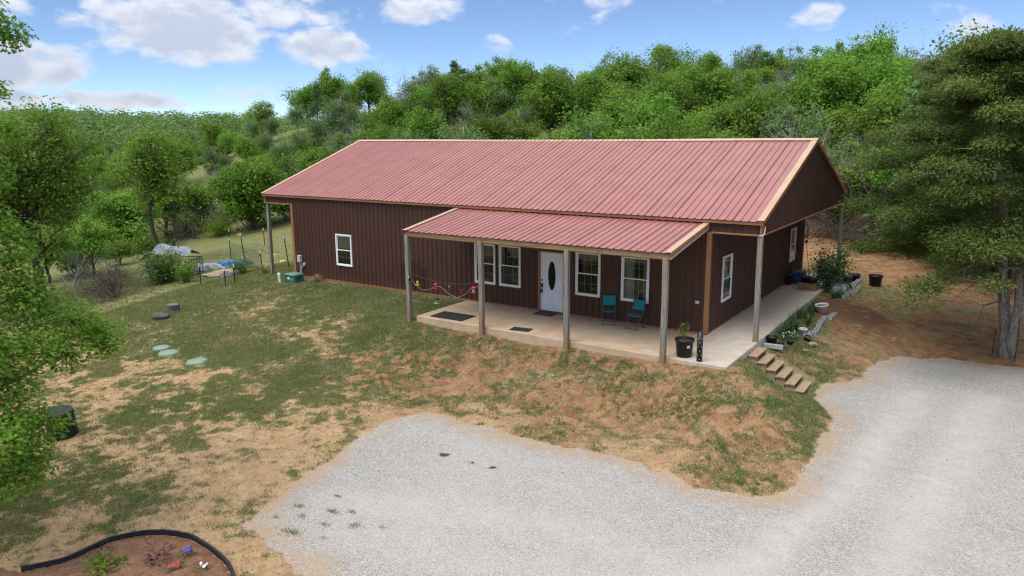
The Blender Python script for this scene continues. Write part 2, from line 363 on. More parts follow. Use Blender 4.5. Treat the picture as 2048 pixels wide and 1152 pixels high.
def wood_mats():
    t = NT('post_wood'); P = t.co('Position'); G = t.scale(P, (22, 22, 1.1)); n1 = t.noise(G, 2, 6, .68, .5); n2 = t.noise(t.scale(P, (3, 3, 1.1)), 1.3, 4, .6)
    kn = t.noise(t.scale(P, (4, 4, 1.5)), 2.1, 3, .5, 1.2)
    k = t.mix(t.rng(n1, .3, .7), (.09, .088, .08), (.34, .325, .29)); k = t.mix(t.rng(n2, .45, .66, 0, .7), k, (.29, .215, .125))
    k = t.mix(t.rng(kn, .66, .74, 0, .75), k, (.45, .32, .19)); k = t.mix(t.rng(kn, .28, .33, .7, 0), k, (.05, .04, .03))
    s = t.N('ShaderNodeSeparateXYZ'); t.L(P, s.inputs[0]); k = t.mix(t.rng(t.math('ADD', s.outputs[2], t.math('MULTIPLY', n2, .4)), .1, .75, .8, 0), k, (.27, .165, .075))
    t.col(k); t.set(Roughness=.85); t.bump(n1, .5, .02)
    t = NT('beam_wood'); P = t.co('Position'); n1 = t.noise(t.scale(P, (1.2, 22, 22)), 2, 6, .65, .4); n2 = t.noise(P, 1.5, 4, .6)
    k = t.mix(t.rng(n1, .3, .7), (.15, .085, .04), (.36, .225, .11)); k = t.mix(t.rng(n2, .5, .72, 0, .5), k, (.25, .19, .12))
    t.col(k); t.set(Roughness=.8); t.bump(n1, .3, .02)
    t = NT('step_wood'); P = t.co('Object'); n1 = t.noise(t.scale(P, (30, 1.6, 20)), 2, 6, .65, .4); n2 = t.noise(P, 3, 4, .6)
    k = t.mix(t.rng(n1, .3, .72), (.25, .17, .10), (.46, .34, .22)); k = t.mix(t.rng(n2, .5, .75, 0, .5), k, (.35, .28, .2))
    t.col(k); t.set(Roughness=.85); t.bump(n1, .3, .01)
    for nm, a, b in (('bark', (.05, .042, .034), (.15, .13, .108)), ('bark_grey', (.19, .175, .16), (.42, .40, .37)), ('bark_cedar', (.15, .125, .10), (.40, .36, .31)), ('twig', (.085, .07, .056), (.185, .158, .13))):
        t = NT(nm); P = t.co('Object'); n1 = t.noise(t.scale(P, (9, 9, 2)), 2.2, 6, .7, .6)
        t.col(t.mix(t.rng(n1, .3, .7), a, b)); t.set(Roughness=.95); t.p.inputs['Specular IOR Level'].default_value = .1; t.bump(n1, .8, .04)
def leaf_mat(name, dark, light, trans=.45, obvar=.38):
    t = NT(name); tint = t.attr('tint'); oi = t.N('ShaderNodeObjectInfo')
    k = t.mix(tint, dark, light)
    hs = t.N('ShaderNodeHueSaturation'); t.L(k, hs.inputs['Color'])
    t.L(t.rng(oi.outputs['Random'], 0, 1, .5-obvar*.012, .5+obvar*.06, False), hs.inputs['Hue'])
    t.L(t.rng(oi.outputs['Random'], 0, 1, 1-obvar, 1+obvar, False), hs.inputs['Value']); k = hs.outputs[0]
    t.col(k); t.set(Roughness=.6); t.p.inputs['Specular IOR Level'].default_value = .22
    tr = t.N('ShaderNodeBsdfTranslucent'); t.L(t.mix(.45, k, (.2, .34, .03)), tr.inputs[0])
    ms = t.N('ShaderNodeMixShader'); ms.inputs[0].default_value = trans; t.L(t.p.outputs[0], ms.inputs[1]); t.L(tr.outputs[0], ms.inputs[2]); t.L(ms.outputs[0], t.out.inputs[0])
    return t.m
def glass_mat(name, tint=(.55, .6, .58), refl=1.6):
    t = NT(name); g = t.N('ShaderNodeBsdfGlossy'); g.inputs['Roughness'].default_value = .03; g.inputs['Color'].default_value = (.95, .95, .95, 1)
    tr = t.N('ShaderNodeBsdfTransparent'); tr.inputs[0].default_value = (*tint, 1)
    fr = t.N('ShaderNodeFresnel'); fr.inputs['IOR'].default_value = 1.5
    ms = t.N('ShaderNodeMixShader'); t.L(t.math('MINIMUM', t.math('MULTIPLY', fr.outputs[0], refl), 1.0), ms.inputs[0]); t.L(tr.outputs[0], ms.inputs[1]); t.L(g.outputs[0], ms.inputs[2]); t.L(ms.outputs[0], t.out.inputs[0])
    return t.m
ground_mats(); metal_mats(); wood_mats()
plain('white_vinyl', (.84, .84, .83), .45, .04, 3); plain('door_white', (.80, .83, .86), .4, .05, 2)
plain('black_plastic', (.012, .012, .013), .42, .4, 8, dirt=(.05, .045, .04)); plain('black_rubber', (.022, .021, .021), .9, .4, 12, bump=.4, bscale=120, dirt=(.06, .048, .04))
plain('mat_brown', (.10, .06, .045), .95, .4, 25, bump=.6, bscale=200); plain('teal_fabric', (.018, .27, .28), .75, .15, 10, bump=.15, bscale=300)
plain('grey_steel', (.10, .11, .12), .45, .2, 10, metal=.4); plain('grey_box', (.42, .44, .45), .5, .1, 6); plain('green_box', (.02, .115, .075), .5, .2, 5, dirt=(.10, .14, .10))
plain('green_box_top', (.12, .23, .17), .5, .2, 5); plain('white_pvc', (.72, .72, .69), .45, .06, 6, dirt=(.45, .40, .33)); plain('lid_green', (.19, .27, .20), .8, .18, 5, dirt=(.24, .22, .15))
plain('interior', (.16, .15, .14), .9, .1, 2); plain('curtain', (.75, .75, .72), .9, .1, 5); plain('blind', (.55, .78, .70), .7, .08, 3)
plain('block_concrete', (.40, .39, .37), .95, .18, 9, bump=.6, bscale=70); plain('stone', (.36, .29, .22), .95, .25, 6, bump=.8, bscale=18)
plain('stump_wood', (.10, .088, .075), .95, .45, 7, bump=1, bscale=14); plain('stump_face', (.17, .15, .125), .95, .3, 16, bump=.4, bscale=40)
plain('tarp_grey', (.25, .265, .29), .55, .25, 3, dirt=(.16, .16, .17)); plain('tarp_blue', (.03, .15, .36), .5, .3, 6); plain('sand', (.36, .26, .165), .95, .2, 4, bump=.6, bscale=20)
plain('post_green', (.012, .028, .02), .6, .3, 8); plain('post_white', (.72, .72, .70), .6, .1, 8); plain('wire', (.20, .21, .21), .5, .2, 9, metal=.5)
plain('blue_plastic', (.035, .095, .19), .5, .2, 5, dirt=(.09, .12, .16)); plain('terracotta_box', (.28, .155, .06), .8, .25, 7, bump=.3); plain('board', (.16, .13, .11), .9, .3, 12, bump=.3)
plain('white_plastic', (.66, .67, .68), .5, .08, 5, dirt=(.4, .38, .35)); plain('yellow', (.65, .47, .03), .6, .2, 8); plain('red_plastic', (.48, .012, .018), .3, .15, 6); plain('amber', (.52, .26, .05), .3, .3, 8)
plain('clear_blue', (.35, .42, .58), .2, .1, 8); plain('dark_red', (.13, .012, .014), .4, .2, 8); plain('rope', (.30, .25, .25), .9, .2, 20); plain('jar', (.34, .31, .24), .3, .4, 30)
plain('tan_handle', (.45, .26, .09), .7, .2, 8); plain('potting_soil', (.11, .07, .045), .95, .5, 30, bump=.8, bscale=60); plain('edging', (.016, .018, .018), .45, .4, 6, dirt=(.06, .055, .045))
plain('purple', (.10, .06, .42), .7, .3, 20); plain('petal_white', (.8, .8, .78), .7, .05, 20); plain('petal_red', (.55, .015, .04), .6, .2, 20); plain('mag_leaf', (.10, .018, .02), .5, .4, 14)
plain('chain_black', (.02, .02, .022), .5, .3, 9); plain('brass', (.02, .02, .022), .35, .3, 9, metal=.6)
glass_mat('window_glass'); glass_mat('oval_glass', (.16, .15, .12), 1.3)
OAK = leaf_mat('oak_leaf', (.06, .14, .014), (.305, .465, .065), .45); LIME = leaf_mat('lime_leaf', (.095, .19, .018), (.36, .51, .075), .45); DUSK = leaf_mat('dusk_leaf', (.07, .125, .034), (.23, .325, .10), .40)
CEDAR = leaf_mat('cedar_leaf', (.036, .062, .014), (.20, .25, .055), .32, .05); BLUEC = leaf_mat('bluecedar_leaf', (.06, .12, .035), (.20, .31, .11), .35, .1)
NEAR = leaf_mat('near_leaf', (.06, .16, .013), (.26, .46, .05), .42, .02); BRIGHT = leaf_mat('bright_leaf', (.07, .165, .012), (.21, .34, .042), .4, .1); IRIS = leaf_mat('iris_leaf', (.035, .095, .028), (.10, .20, .07), .25, .1)
GRASS = leaf_mat('grass_blade', (.105, .142, .042), (.28, .318, .115), .35, .0); STRAW = leaf_mat('straw_blade', (.27, .215, .105), (.52, .43, .25), .25, .05); BRUSH = leaf_mat('brush_leaf', (.10, .105, .045), (.22, .215, .10), .25, .2)

# ------------------------------------------------------------------ ground
CG = np.array([(-18,-2,.72),(-14,-1.5,.82),(-10.5,-1.5,.9),(-20,-4,.8),(-16,-4,.6),(-12,-4.5,.55),(-13,-7,.85),(-16,-6,.8),(-18,-9,.5),(-10,-7.5,.75),(-8,-6.5,.5),(-10,-3.6,.85),(-8,-3.4,.7),(-6.5,-3.4,.5),
 (-4,-3.3,.22),(-2,-4,.3),(0,-3.6,.25),(1.5,-3.3,.42),(-7,-5,.28),(-5,-4.5,.32),(-3,-5.5,.22),(0,-5.5,.27),(2,-5.5,.27),(3.5,-6.5,.27),(3.6,-3,.6),(2.7,-1.8,.75),(-6,-7.5,.2),(-3,-6.8,.06),(1,-6.9,.1),
 (-8,-9,.4),(-7,-11,.03),(-6,-12.5,.03),(-9,-12,.5),(-11,-10,.55),(-12,-12,.6),(-8,-14.2,.62),(-6.8,-14,.5),(-5.2,-13.6,.35),(-10,-15,.6),(-3,-14.3,.35),(-15,-10,.5),(-15,-12,.45),(-9,-9.5,.55),(-13,-10.5,.45),(-10,-13.3,.55),(-6.2,-9.3,.42),(-7.5,-8.2,.5),(-12.5,-9.2,.3),(-25,-6,.75),(-25,3,.95),(-35,0,.95),(-45,8,.95),(-60,15,.95),(-30,6,.98),(-40,12,.95),
 (2,1,.7),(2,4,.95),(2,10,.95),(3,2.5,.5),(3.6,4,.45),(3.5,7,.03),(5,6,.2),(4.2,2,.45),(4,10,.65),(5.2,10.3,.6),(6.5,10.5,.5),(3.4,9.2,.6),(6,9,.3),(7,7,.35),(6,12,.12),(4,15,.0),(8,15,.0),(3,20,.02),(8,22,.05),(3,28,.5),(0,31,.7),(-10,25,.6),(-25,20,.7),(-30,10,.8),(-40,20,.97),(12,10,.3),(-30,30,.85),(-10,35,.85),(-50,30,.97),(-72,30,.97),(-62,38,.97),(-55,42,.97),(0,42,.85),(-40,50,.85),(-20,60,.9),(10,45,.85),(-80,60,.9),(-100,20,.85)], float)
CR = np.array([(-18,-2,.15),(-14,-6,.1),(-8,-10,.05),(-6,-12,.0),(-10,-14,.1),(-4,-3.8,.85),(0,-4.2,.8),(-7,-4.5,.85),(2,-5,.7),(-2,-5.2,.7),(-3,-7,.2),(1,-7,.25),(3.5,-3,.4),(3.4,6.9,1.75),(3.0,7.4,1.75),(4.2,6.2,1.45),(5,7,.95),(4.2,8.6,.6),(3,2.5,.5),(5,15,.85),(3,20,.55),(8,16,.8),(1.6,13.5,.95),(6,11,.6),(9,8,.55),(-25,0,.25),(-40,5,.3),(-20,20,.5),(8,25,.4)], float)
def idw(x, y, C, p=3.0):
    sh = x.shape; x = x.ravel(); y = y.ravel(); o = np.empty(x.size)
    for i in range(0, x.size, 40000):
        d = ((x[i:i+40000, None]-C[:, 0])**2 + (y[i:i+40000, None]-C[:, 1])**2 + .05)**(-p/2); o[i:i+40000] = (d*C[:, 2]).sum(1)/d.sum(1)
    return o.reshape(sh)
def grass_at(x, y): return idw(x, y, CG)
def grass_mask(x, y, g):
    p = g + .95*(fbm(x*1.05+.5*y, y*1.25, 3, 61)-.5) + 1.05*(fbm(x*3.3, y*3.9, 3, 67)-.5) + .7*(fbm(x*8.5, y*9.5, 2, 68)-.5)
    return np.maximum(sstep(p, .32, .80), .62*sstep(g, .5, .85))
GP = [(-4.03,-13.7),(-4.44,-12.75),(-4.75,-11.16),(-5.13,-9.39),(-5.2,-8.25),(-4.78,-7.56),(-4.15,-7.53),(-3.3,-7.6),(-2.56,-7.38),(-1.05,-7.47),(-.08,-7.31),(.73,-7.2),(1.44,-7.44),(1.99,-7.39),(2.52,-7.63),(2.95,-7.66),(3.51,-7.5),
      (3.92,-7.21),(4.13,-6.7),(4.17,-6.25),(4.21,-4.83),(4.16,-3.86),(4.2,-2.81),(4.08,-1.98),(3.67,-1.45),(3.3,-.95),(3.45,.05),(4.21,1.2),(4.29,2.34),(4.75,4.2),(6.22,4.93),(8.15,4.85),(14,5.2),(22,4.5),(22,-30),(2,-30),(1.2,-17),(-.6,-15),(-1.73,-14.1),(-2.79,-13.95)]
def sdist(x, y, poly):                           # signed distance, positive inside
    P = np.array(poly, float); Q = np.roll(P, -1, 0); d2 = np.full(x.shape, 1e9); ins = np.zeros(x.shape, bool)
    for (ax, ay), (bx, by) in zip(P, Q):
        ex, ey = bx-ax, by-ay; t = np.clip(((x-ax)*ex+(y-ay)*ey)/(ex*ex+ey*ey), 0, 1)
        d2 = np.minimum(d2, (x-ax-t*ex)**2+(y-ay-t*ey)**2)
        c = ((ay > y) != (by > y)) & (x < (bx-ax)*(y-ay)/(by-ay+1e-12)+ax); ins ^= c
    return np.where(ins, 1, -1)*np.sqrt(d2)
def gsd(x, y): return sdist(x, y, GP) + .32*(fbm(x*1.3, y*1.3, 4, 9)-.5) + .16*(fbm(x*6, y*6, 2, 19)-.5)
def axis(lo, hi, step, far, grow=1.18):
    a = list(np.arange(lo, hi+1e-6, step)); s = step; v = hi
    while v < far: s *= grow; v += s; a.append(v)
    s = step; v = lo
    while v > -far: s *= grow; v -= s; a.insert(0, v)
    return np.array(a)
ax_ = axis(-27, 9, .15, 2600); ay_ = axis(-18, 16, .15, 2600)
X, Y = np.meshgrid(ax_, ay_); Zg = H(X, Y)
inside = gsd(X, Y)
nx, ny = len(ax_), len(ay_); idx = np.arange(nx*ny).reshape(ny, nx)
F = np.stack([idx[:-1, :-1], idx[:-1, 1:], idx[1:, 1:], idx[1:, :-1]], -1).reshape(-1, 4)
GA = grass_at(X, Y); _n = sstep(np.hypot(X+9, Y+4), 22, 34); GM = grass_mask(X, Y, GA)*(1-_n)+GA*_n
gm = npmesh('ground', np.stack([X, Y, Zg], -1).reshape(-1, 3), F, {'grass': GM, 'dens': GA, 'red': idw(X, Y, CR)}, True)
tag(mobj('ground', gm, MATS['soil']), kind='structure')
def gravel_sheet():
    xs = np.arange(-5.8, 13.5, .075); ys = np.arange(-24, 6, .075); x, y = np.meshgrid(xs, ys); d = gsd(x, y)
    e = .02; gx = (gsd(x+e, y)-d)/e; gy = (gsd(x, y+e)-d)/e; gl = np.maximum(gx*gx+gy*gy, .3)
    mv = np.where((d < 0) & (d > -.16), -d/gl, 0); px = x+gx*mv; py = y+gy*mv
    id0 = np.arange(x.size).reshape(x.shape)
    keep = (np.maximum.reduce([d[:-1, :-1], d[:-1, 1:], d[1:, 1:], d[1:, :-1]]) > 0)
    F = np.stack([id0[:-1, :-1], id0[:-1, 1:], id0[1:, 1:], id0[1:, :-1]], -1)[keep]
    z = H(px, py) + .006 + .03*sstep(d, 0, .5) + .02*(fbm(px*5, py*5, 2, 33)-.5)*sstep(d, 0, .4)
    # dusty wheel tracks sweeping round from the lower left to the parking spot
    def track(pts, w):
        q = np.full(px.shape, 1e9)
        for (ax, ay), (bx, by) in zip(pts, pts[1:]):
            t = np.clip(((px-ax)*(bx-ax)+(py-ay)*(by-ay))/((bx-ax)**2+(by-ay)**2), 0, 1); q = np.minimum(q, np.hypot(px-ax-t*(bx-ax), py-ay-t*(by-ay)))
        return np.exp(-(q/w)**2)
    tr = track([(1, -16), (4.3, -10.6), (5.0, -5.4), (5.7, 1.0)], .45) + track([(3, -17), (6.2, -9.4), (6.75, -4.2), (7.3, 1.6)], .5) + .5*track([(-3.4, -12.2), (0.8, -10.6), (4.3, -10.6)], .5) + .4*track([(-2.4, -13.2), (1.4, -12.0), (5, -11)], .5)
    dust = np.clip(.12 + .95*tr + .7*(fbm(px*.5, py*.5, 3, 41)-.42), 0, 1)*sstep(d, .1, 1.1)
    used = np.unique(F); re = -np.ones(x.size, int); re[used] = np.arange(len(used))
    V = np.stack([px, py, z], -1).reshape(-1, 3)[used]
    me = npmesh('gravel_drive', V, re[F], {'dust': dust.ravel()[used], 'edge': (1-sstep(d, .0, .95)).ravel()[used]}, True)
    tag(mobj('gravel_drive', me, MATS['gravel']), kind='structure')
gravel_sheet()
# the concrete slab: porch in front, walk along the right side
SZ = -.03
b = MB(); b.box(-9.15, 1.55, -2.82, 0.0, -.34, SZ); tag(b.build('porch_slab', MATS['concrete'], bevel=.012), kind='structure')
b = MB(); b.box(-18.55, 1.55, .004, 12.6, -.34, SZ); tag(b.build('walkway_slab', MATS['concrete'], bevel=.008), kind='structure')

# ------------------------------------------------------------------ house
LW, WD, H1Z, HE, ZR, YM, OVR, OVL = 18.6, 12.07, 3.14, 3.53, 5.75, 6.035, 1.55, 1.75
PITCHR = .2286
house = thing('metal_house', 'long brown metal-clad house with red ribbed roof and a front porch', 'house')
def profile(u0, u1, h, bw, tw, pitch=PITCHR):
    pts = [(u0, 0.0)]; k = math.ceil((u0-bw)/pitch)
    while True:
        c = k*pitch
        if c - bw > u1: break
        for du, n in ((-bw/2, 0), (-tw/2, h), (tw/2, h), (bw/2, 0)):
            if u0 < c+du < u1: pts.append((c+du, n))
        k += 1
    pts.append((u1, 0.0)); return pts
def prof_at(pts, u):
    for (a, n), (b2, m) in zip(pts, pts[1:]):
        if a <= u <= b2: return n + (m-n)*((u-a)/(b2-a) if b2 > a else 0)
    return 0
def sheet(u0, u1, zlo, zhi, holes, place):
    pts = profile(u0, u1, .028, .06, .022); us = sorted(set([p[0] for p in pts] + [x for h in holes for x in h[:2] if u0 < x < u1] + [x for x in (YM,) if callable(zhi) and u0 < x < u1]))
    b = MB(); zf = zhi if callable(zhi) else (lambda u: zhi)
    for a, c in zip(us, us[1:]):
        m = (a+c)/2; hs = sorted([(h[2], h[3]) for h in holes if h[0] <= m <= h[1]]); lo = zlo; na, nc = prof_at(pts, a), prof_at(pts, c); segs = []
        for z0, z1 in hs: segs.append((lo, lo, z0, z0)); lo = z1
        segs.append((lo, lo, zf(a), zf(c)))
        for a0, c0, a1, c1 in segs: b.quad(place(a, a0, na), place(c, c0, nc), place(c, c1, nc), place(a, a1, na))
    return b
def liner(u0, u1, z0, zhi, holes, place, t=.1):
    us = sorted(set([u0, u1] + [x for h in holes for x in h[:2]] + ([YM] if callable(zhi) and u0 < YM < u1 else []))); b = MB(); zf = zhi if callable(zhi) else (lambda u: zhi)
    for a, c in zip(us, us[1:]):
        m = (a+c)/2; lo = z0
        for h0, h1 in sorted([(h[2], h[3]) for h in holes if h[0] <= m <= h[1]]) + [(None, None)]:
            ta, tc = (h0, h0) if h0 is not None else (zf(a), zf(c))
            for n in (-.03, -.03-t): b.quad(place(a, lo, n), place(c, lo, n), place(c, tc, n), place(a, ta, n))
            lo = h1
    for x0, x1, y0, y1 in holes:
        for (p, q), (r, s) in (((x0, y0), (x1, y0)), ((x0, y1), (x1, y1)), ((x0, y0), (x0, y1)), ((x1, y0), (x1, y1))):
            b.quad(place(p, q, 0), place(r, s, 0), place(r, s, -.03-t), place(p, q, -.03-t))
    return b
def clad(name, u0, u1, zlo, zhi, holes, place, start=None):
    core = liner(u0, u1, zlo+.02, (lambda u: (zhi(u) if callable(zhi) else zhi)-.03), holes, place).build(name, MATS['interior'], house)
    a = start if start is not None else u0
    while a < u1-1e-4:
        c = min(a+4*PITCHR, u1); s0 = max(a, u0)
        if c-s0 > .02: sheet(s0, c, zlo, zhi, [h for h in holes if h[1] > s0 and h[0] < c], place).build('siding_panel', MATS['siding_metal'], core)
        a += 4*PITCHR
    return core
FW = [(-15.92, -15.0, .69, 2.01), (-8.72, -7.80, .70, 2.19), (-7.64, -6.72, .70, 2.20), (-4.53, -3.61, .72, 2.21), (-2.86, -1.90, .72, 2.21)]
DOOR = (-5.98, -4.95, 0.0, 2.11)
RW = [(1.24, 2.14, .74, 2.22), (9.66, 10.54, .80, 2.16)]
front = lambda u, z, n: (u, -n, z)
side = lambda u, z, n: (n, u, z)
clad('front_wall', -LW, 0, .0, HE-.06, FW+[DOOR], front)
clad('right_wall', 0.0, WD, .0, H1Z+.2, RW, side)
clad('left_wall', 0.0, WD, .0, H1Z+.2, [], lambda u, z, n: (-LW-n, u, z))
clad('back_wall', -LW, 0, .0, HE-.06, [], lambda u, z, n: (u, WD+n, z))
rake = lambda u: HE - .10 + (ZR-HE)*(1-abs(u-YM)/(YM+.13))
clad('right_gable', 0.0, WD, H1Z, rake, [], lambda u, z, n: (OVR-.08+n, u, z))
clad('left_gable', 0.0, WD, H1Z, rake, [], lambda u, z, n: (-LW-OVL+.08-n, u, z))
clad('eave_header', 0.02, OVR-.11, H1Z, HE-.06, [], front)
clad('eave_header', -LW-OVL+.11, -LW-.02, H1Z, HE-.06, [], front)
for q in ((.02, OVR-.2), (-LW-OVL+.2, -LW-.02)): b = MB(); b.box(q[0], q[1], .02, WD, H1Z+.06, H1Z+.08); b.build('soffit', MATS['siding_metal'], house)
T = MATS['trim_metal']
def trim(*boxes):
    b = MB()
    for q in boxes: b.box(*q)
    return b.build('trim', T, house, bevel=.004)
trim((-.10, .028, -.030, .02, .0, H1Z-.002), (-.035, .030, .02, .10, .0, H1Z-.002))                                 # right front corner
trim((-LW-.03, -LW+.11, -.030, .06, .0, H1Z-.002)); trim((-.09, .028, WD-.1, WD+.03, 0, H1Z))
trim((.035, OVR-.02, -.034, .03, H1Z-.05, H1Z)); trim((-LW-OVL+.02, -LW-.035, -.034, .03, H1Z-.05, H1Z))
trim((OVR-.11, OVR-.045, -.032, .012, H1Z+.003, HE-.06), (OVR-.045, OVR-.035, .012, .12, H1Z+.003, HE-.06)); trim((-LW-OVL+.03, -LW-OVL+.11, -.032, .1, H1Z+.003, HE-.06))
trim((OVR-.09, OVR-.025, .02, WD, H1Z-.045, H1Z-.003)); trim((-LW-OVL+.03, -LW-OVL+.09, .04, WD, H1Z-.045, H1Z-.003))
trim((-LW-OVL, OVR, -.125, -.035, HE-.115, HE-.03))                                                               # eave strip
b = MB(); b.box(-LW+.11, -.11, -.026, .0, -.03, .03); b.build('base_trim', T, house)
# main roof: sheets of four ribs
def roof_sheet_mesh(name, width, run, rise, h=.030):
    pts = profile(0, width, h, .052, .022); b = MB(); ln = math.hypot(run, rise); ny_, nz_ = -rise/ln, run/ln; k = 5
    for i in range(k):
        t0, t1 = i/k, (i+1)/k
        for (a, n), (c, m) in zip(pts, pts[1:]):
            b.quad((a, -run*t0*0-run*(1-t0)+n*ny_, rise*t0+n*nz_), (c, -run*(1-t0)+m*ny_, rise*t0+m*nz_), (c, -run*(1-t1)+m*ny_, rise*t1+m*nz_), (a, -run*(1-t1)+n*ny_, rise*t1+n*nz_))
    return b.mesh(name)
RX0, RX1 = -LW-OVL, OVR
def slope(name, sgn):
    base = MB(); ym = YM; ye = -.12 if sgn < 0 else WD+.12
    base.hexa([(RX0+.02, ye, HE-.09), (RX1-.02, ye, HE-.09), (RX1-.02, ym, ZR-.09), (RX0+.02, ym, ZR-.09), (RX0+.02, ye, HE-.03), (RX1-.02, ye, HE-.03), (RX1-.02, ym, ZR-.03), (RX0+.02, ym, ZR-.03)])
    p = base.build(name, MATS['beam_wood'], house); W4 = 4*PITCHR; x = RX0; me = roof_sheet_mesh('roof_panel', W4, YM+.16, ZR-HE+.015)
    while x < RX1-.02:
        w = min(W4, RX1-x); m2 = me if w > W4-.01 else roof_sheet_mesh('roof_panel', w, YM+.16, ZR-HE+.015)
        o = mobj('roof_panel', m2, MATS['roof_metal'], p); o.location = (x, YM, HE-.015)
        if sgn > 0: o.rotation_euler = (0, 0, math.pi); o.location = (x+w, YM, HE-.015)
        else: o.rotation_euler = (random.uniform(-.0012, .0012), random.uniform(-.0010, .0010), 0)
        x += W4
slope('roof_front', -1); slope('roof_back', 1)
CAPM = MATS['cap_metal']  # ridge cap tan; on the rake trim it paints in the sky reflection
b = MB(); sl = (ZR-HE)/(YM+.13)
for i in range(24):                                                                                               # ridge cap with a faint sag
    x0 = RX0-.02+i*(RX1-RX0+.04)/24; x1 = RX0-.02+(i+1)*(RX1-RX0+.04)/24
    f = lambda x: -.028*math.sin(math.pi*max(0, min(1, (x+16)/15)))
    for s in (-1, 1):
        b.quad((x0, YM, ZR+.045+f(x0)), (x1, YM, ZR+.045+f(x1)), (x1, YM+s*.19, ZR+.04-.19*sl+f(x1)), (x0, YM+s*.19, ZR+.04-.19*sl+f(x0)))
b.build('ridge_cap', CAPM, house)
for xr, sgn in ((RX1, 1), (RX0, -1)):
    for s in (-1, 1):
        y0, z0 = YM+s*(YM+.14), HE-.005
        b = MB(); x_in = xr-sgn*.17; x_out = xr+sgn*.02
        P = lambda x, t, dz: (x, YM+(y0-YM)*t, (ZR+.03)*(1-t)+(z0+.03)*t+dz)
        b.quad(P(x_in, 0, 0), P(x_out, 0, 0), P(x_out, 1, 0), P(x_in, 1, 0))
        b.build('rake_trim', CAPM, house)
        b = MB(); b.quad(P(x_out+sgn*.002, 0, .0), P(x_out+sgn*.002, 1, .0), P(x_out+sgn*.002, 1, -.13), P(x_out+sgn*.002, 0, -.13)); b.quad(P(x_out, 0, -.13), P(x_out, 1, -.13), P(x_out-sgn*.09, 1, -.13), P(x_out-sgn*.09, 0, -.13)); b.build('fascia', T, house)
# posts
def post(x, y, z0, z1, w=.14, lean=0):
    b = MB(); k = 9; ring = []
    for i in range(k+1):
        t = i/k; c = x+.012*math.sin(3*t+x), y+.008*math.sin(4*t+x*2); z = z0+(z1-z0)*t; h = w/2; n = len(b.v)
        b.v += [(c[0]-h, c[1]-h, z), (c[0]+h, c[1]-h, z), (c[0]+h, c[1]+h, z), (c[0]-h, c[1]+h, z)]
        if i:
            for j in range(4): b.f.append((n-4+j, n-4+(j+1) % 4, n+(j+1) % 4, n+j))
    b.f.append((0, 3, 2, 1)); b.f.append((n, n+1, n+2, n+3))
    return b.build('post', MATS['post_wood'], house, bevel=.006)
post(1.46, .05, SZ-.01, H1Z-.04); post(1.46, WD-.06, SZ-.01, H1Z-.04); post(-20.22, .06, -.3, H1Z-.04); post(-20.22, WD-.06, -.4, H1Z-.04)
PX = [-9.36, -6.33, -3.22, -.2]
for x in PX: post(x, -2.905, -.5, 2.74, .145)
# porch roof
PX0, PX1, PYF, PZF, PZB = -9.47, -.05, -2.99, 2.90, 3.40
b = MB(); b.hexa([(PX0+.03, PYF+.05, PZF-.1), (PX1-.03, PYF+.05, PZF-.1), (PX1-.03, -.03, PZB-.1), (PX0+.03, -.03, PZB-.1), (PX0+.03, PYF+.05, PZF-.04), (PX1-.03, PYF+.05, PZF-.04), (PX1-.03, -.03, PZB-.04), (PX0+.03, -.03, PZB-.04)])
pr = b.build('porch_roof', MATS['beam_wood'], house); W4 = 4*PITCHR; me = roof_sheet_mesh('roof_panel', W4, -PYF-.02, PZB-PZF); x = PX0
while x < PX1-.02:
    w = min(W4, PX1-x); o = mobj('roof_panel', me if w > W4-.01 else roof_sheet_mesh('roof_panel', w, -PYF-.02, PZB-PZF), MATS['roof_metal'], pr); o.location = (x, -.02, PZF-.02); x += W4
b = MB(); b.box(PX0+.02, PX1-.02, PYF+.045, PYF+.09, 2.70, 2.868); b.build('beam', MATS['beam_wood'], house, bevel=.005)
b = MB(); b.box(PX0+.1, PX1-.1, PYF+.165, PYF+.21, 2.66, 2.86); b.build('beam', MATS['beam_wood'], house, bevel=.005)
for i in range(1, 9):
    x = PX0+i*(PX1-PX0)/9; b = MB(); b.bar((x, PYF+.22, 2.80), (x, -.035, 3.22), .045, .14); b.build('rafter', MATS['beam_wood'], house)
for xr, sgn in ((PX1, 1), (PX0, -1)):
    b = MB(); s = sgn; xi, xo = xr-s*.15, xr+s*.02
    b.quad((xi, PYF-.02, PZF+.012), (xo, PYF-.02, PZF+.012), (xo, -.025, PZB+.012), (xi, -.025, PZB+.012)); b.build('rake_trim', CAPM, house)
    b = MB(); b.hexa([(xo, PYF-.02, PZF-.13), (xo+s*.012, PYF-.02, PZF-.13), (xo+s*.012, -.025, PZB-.13), (xo, -.025, PZB-.13), (xo, PYF-.02, PZF+.01), (xo+s*.012, PYF-.02, PZF+.01), (xo+s*.012, -.025, PZB+.01), (xo, -.025, PZB+.01)]); b.build('fascia', T, house)
    b = MB(); b.bar((xo-s*.02, PYF+.05, PZF-.165), (xo-s*.02, -.05, PZB-.165), .03, .05); b.build('drip_edge', MATS['grey_box'], house)
b = MB(); b.box(PX0, PX1, -.06, -.036, PZB+.005, PZB+.05); b.build('flashing', T, house)
b = MB(); b.tube([(OVR-.12, -.05, H1Z-.02), (OVR-.03, -.03, H1Z-.03), (OVR, .05, H1Z+.05), (OVR-.01, .12, H1Z+.22)], .018, 6); b.build('conduit', MATS['white_pvc'], house)
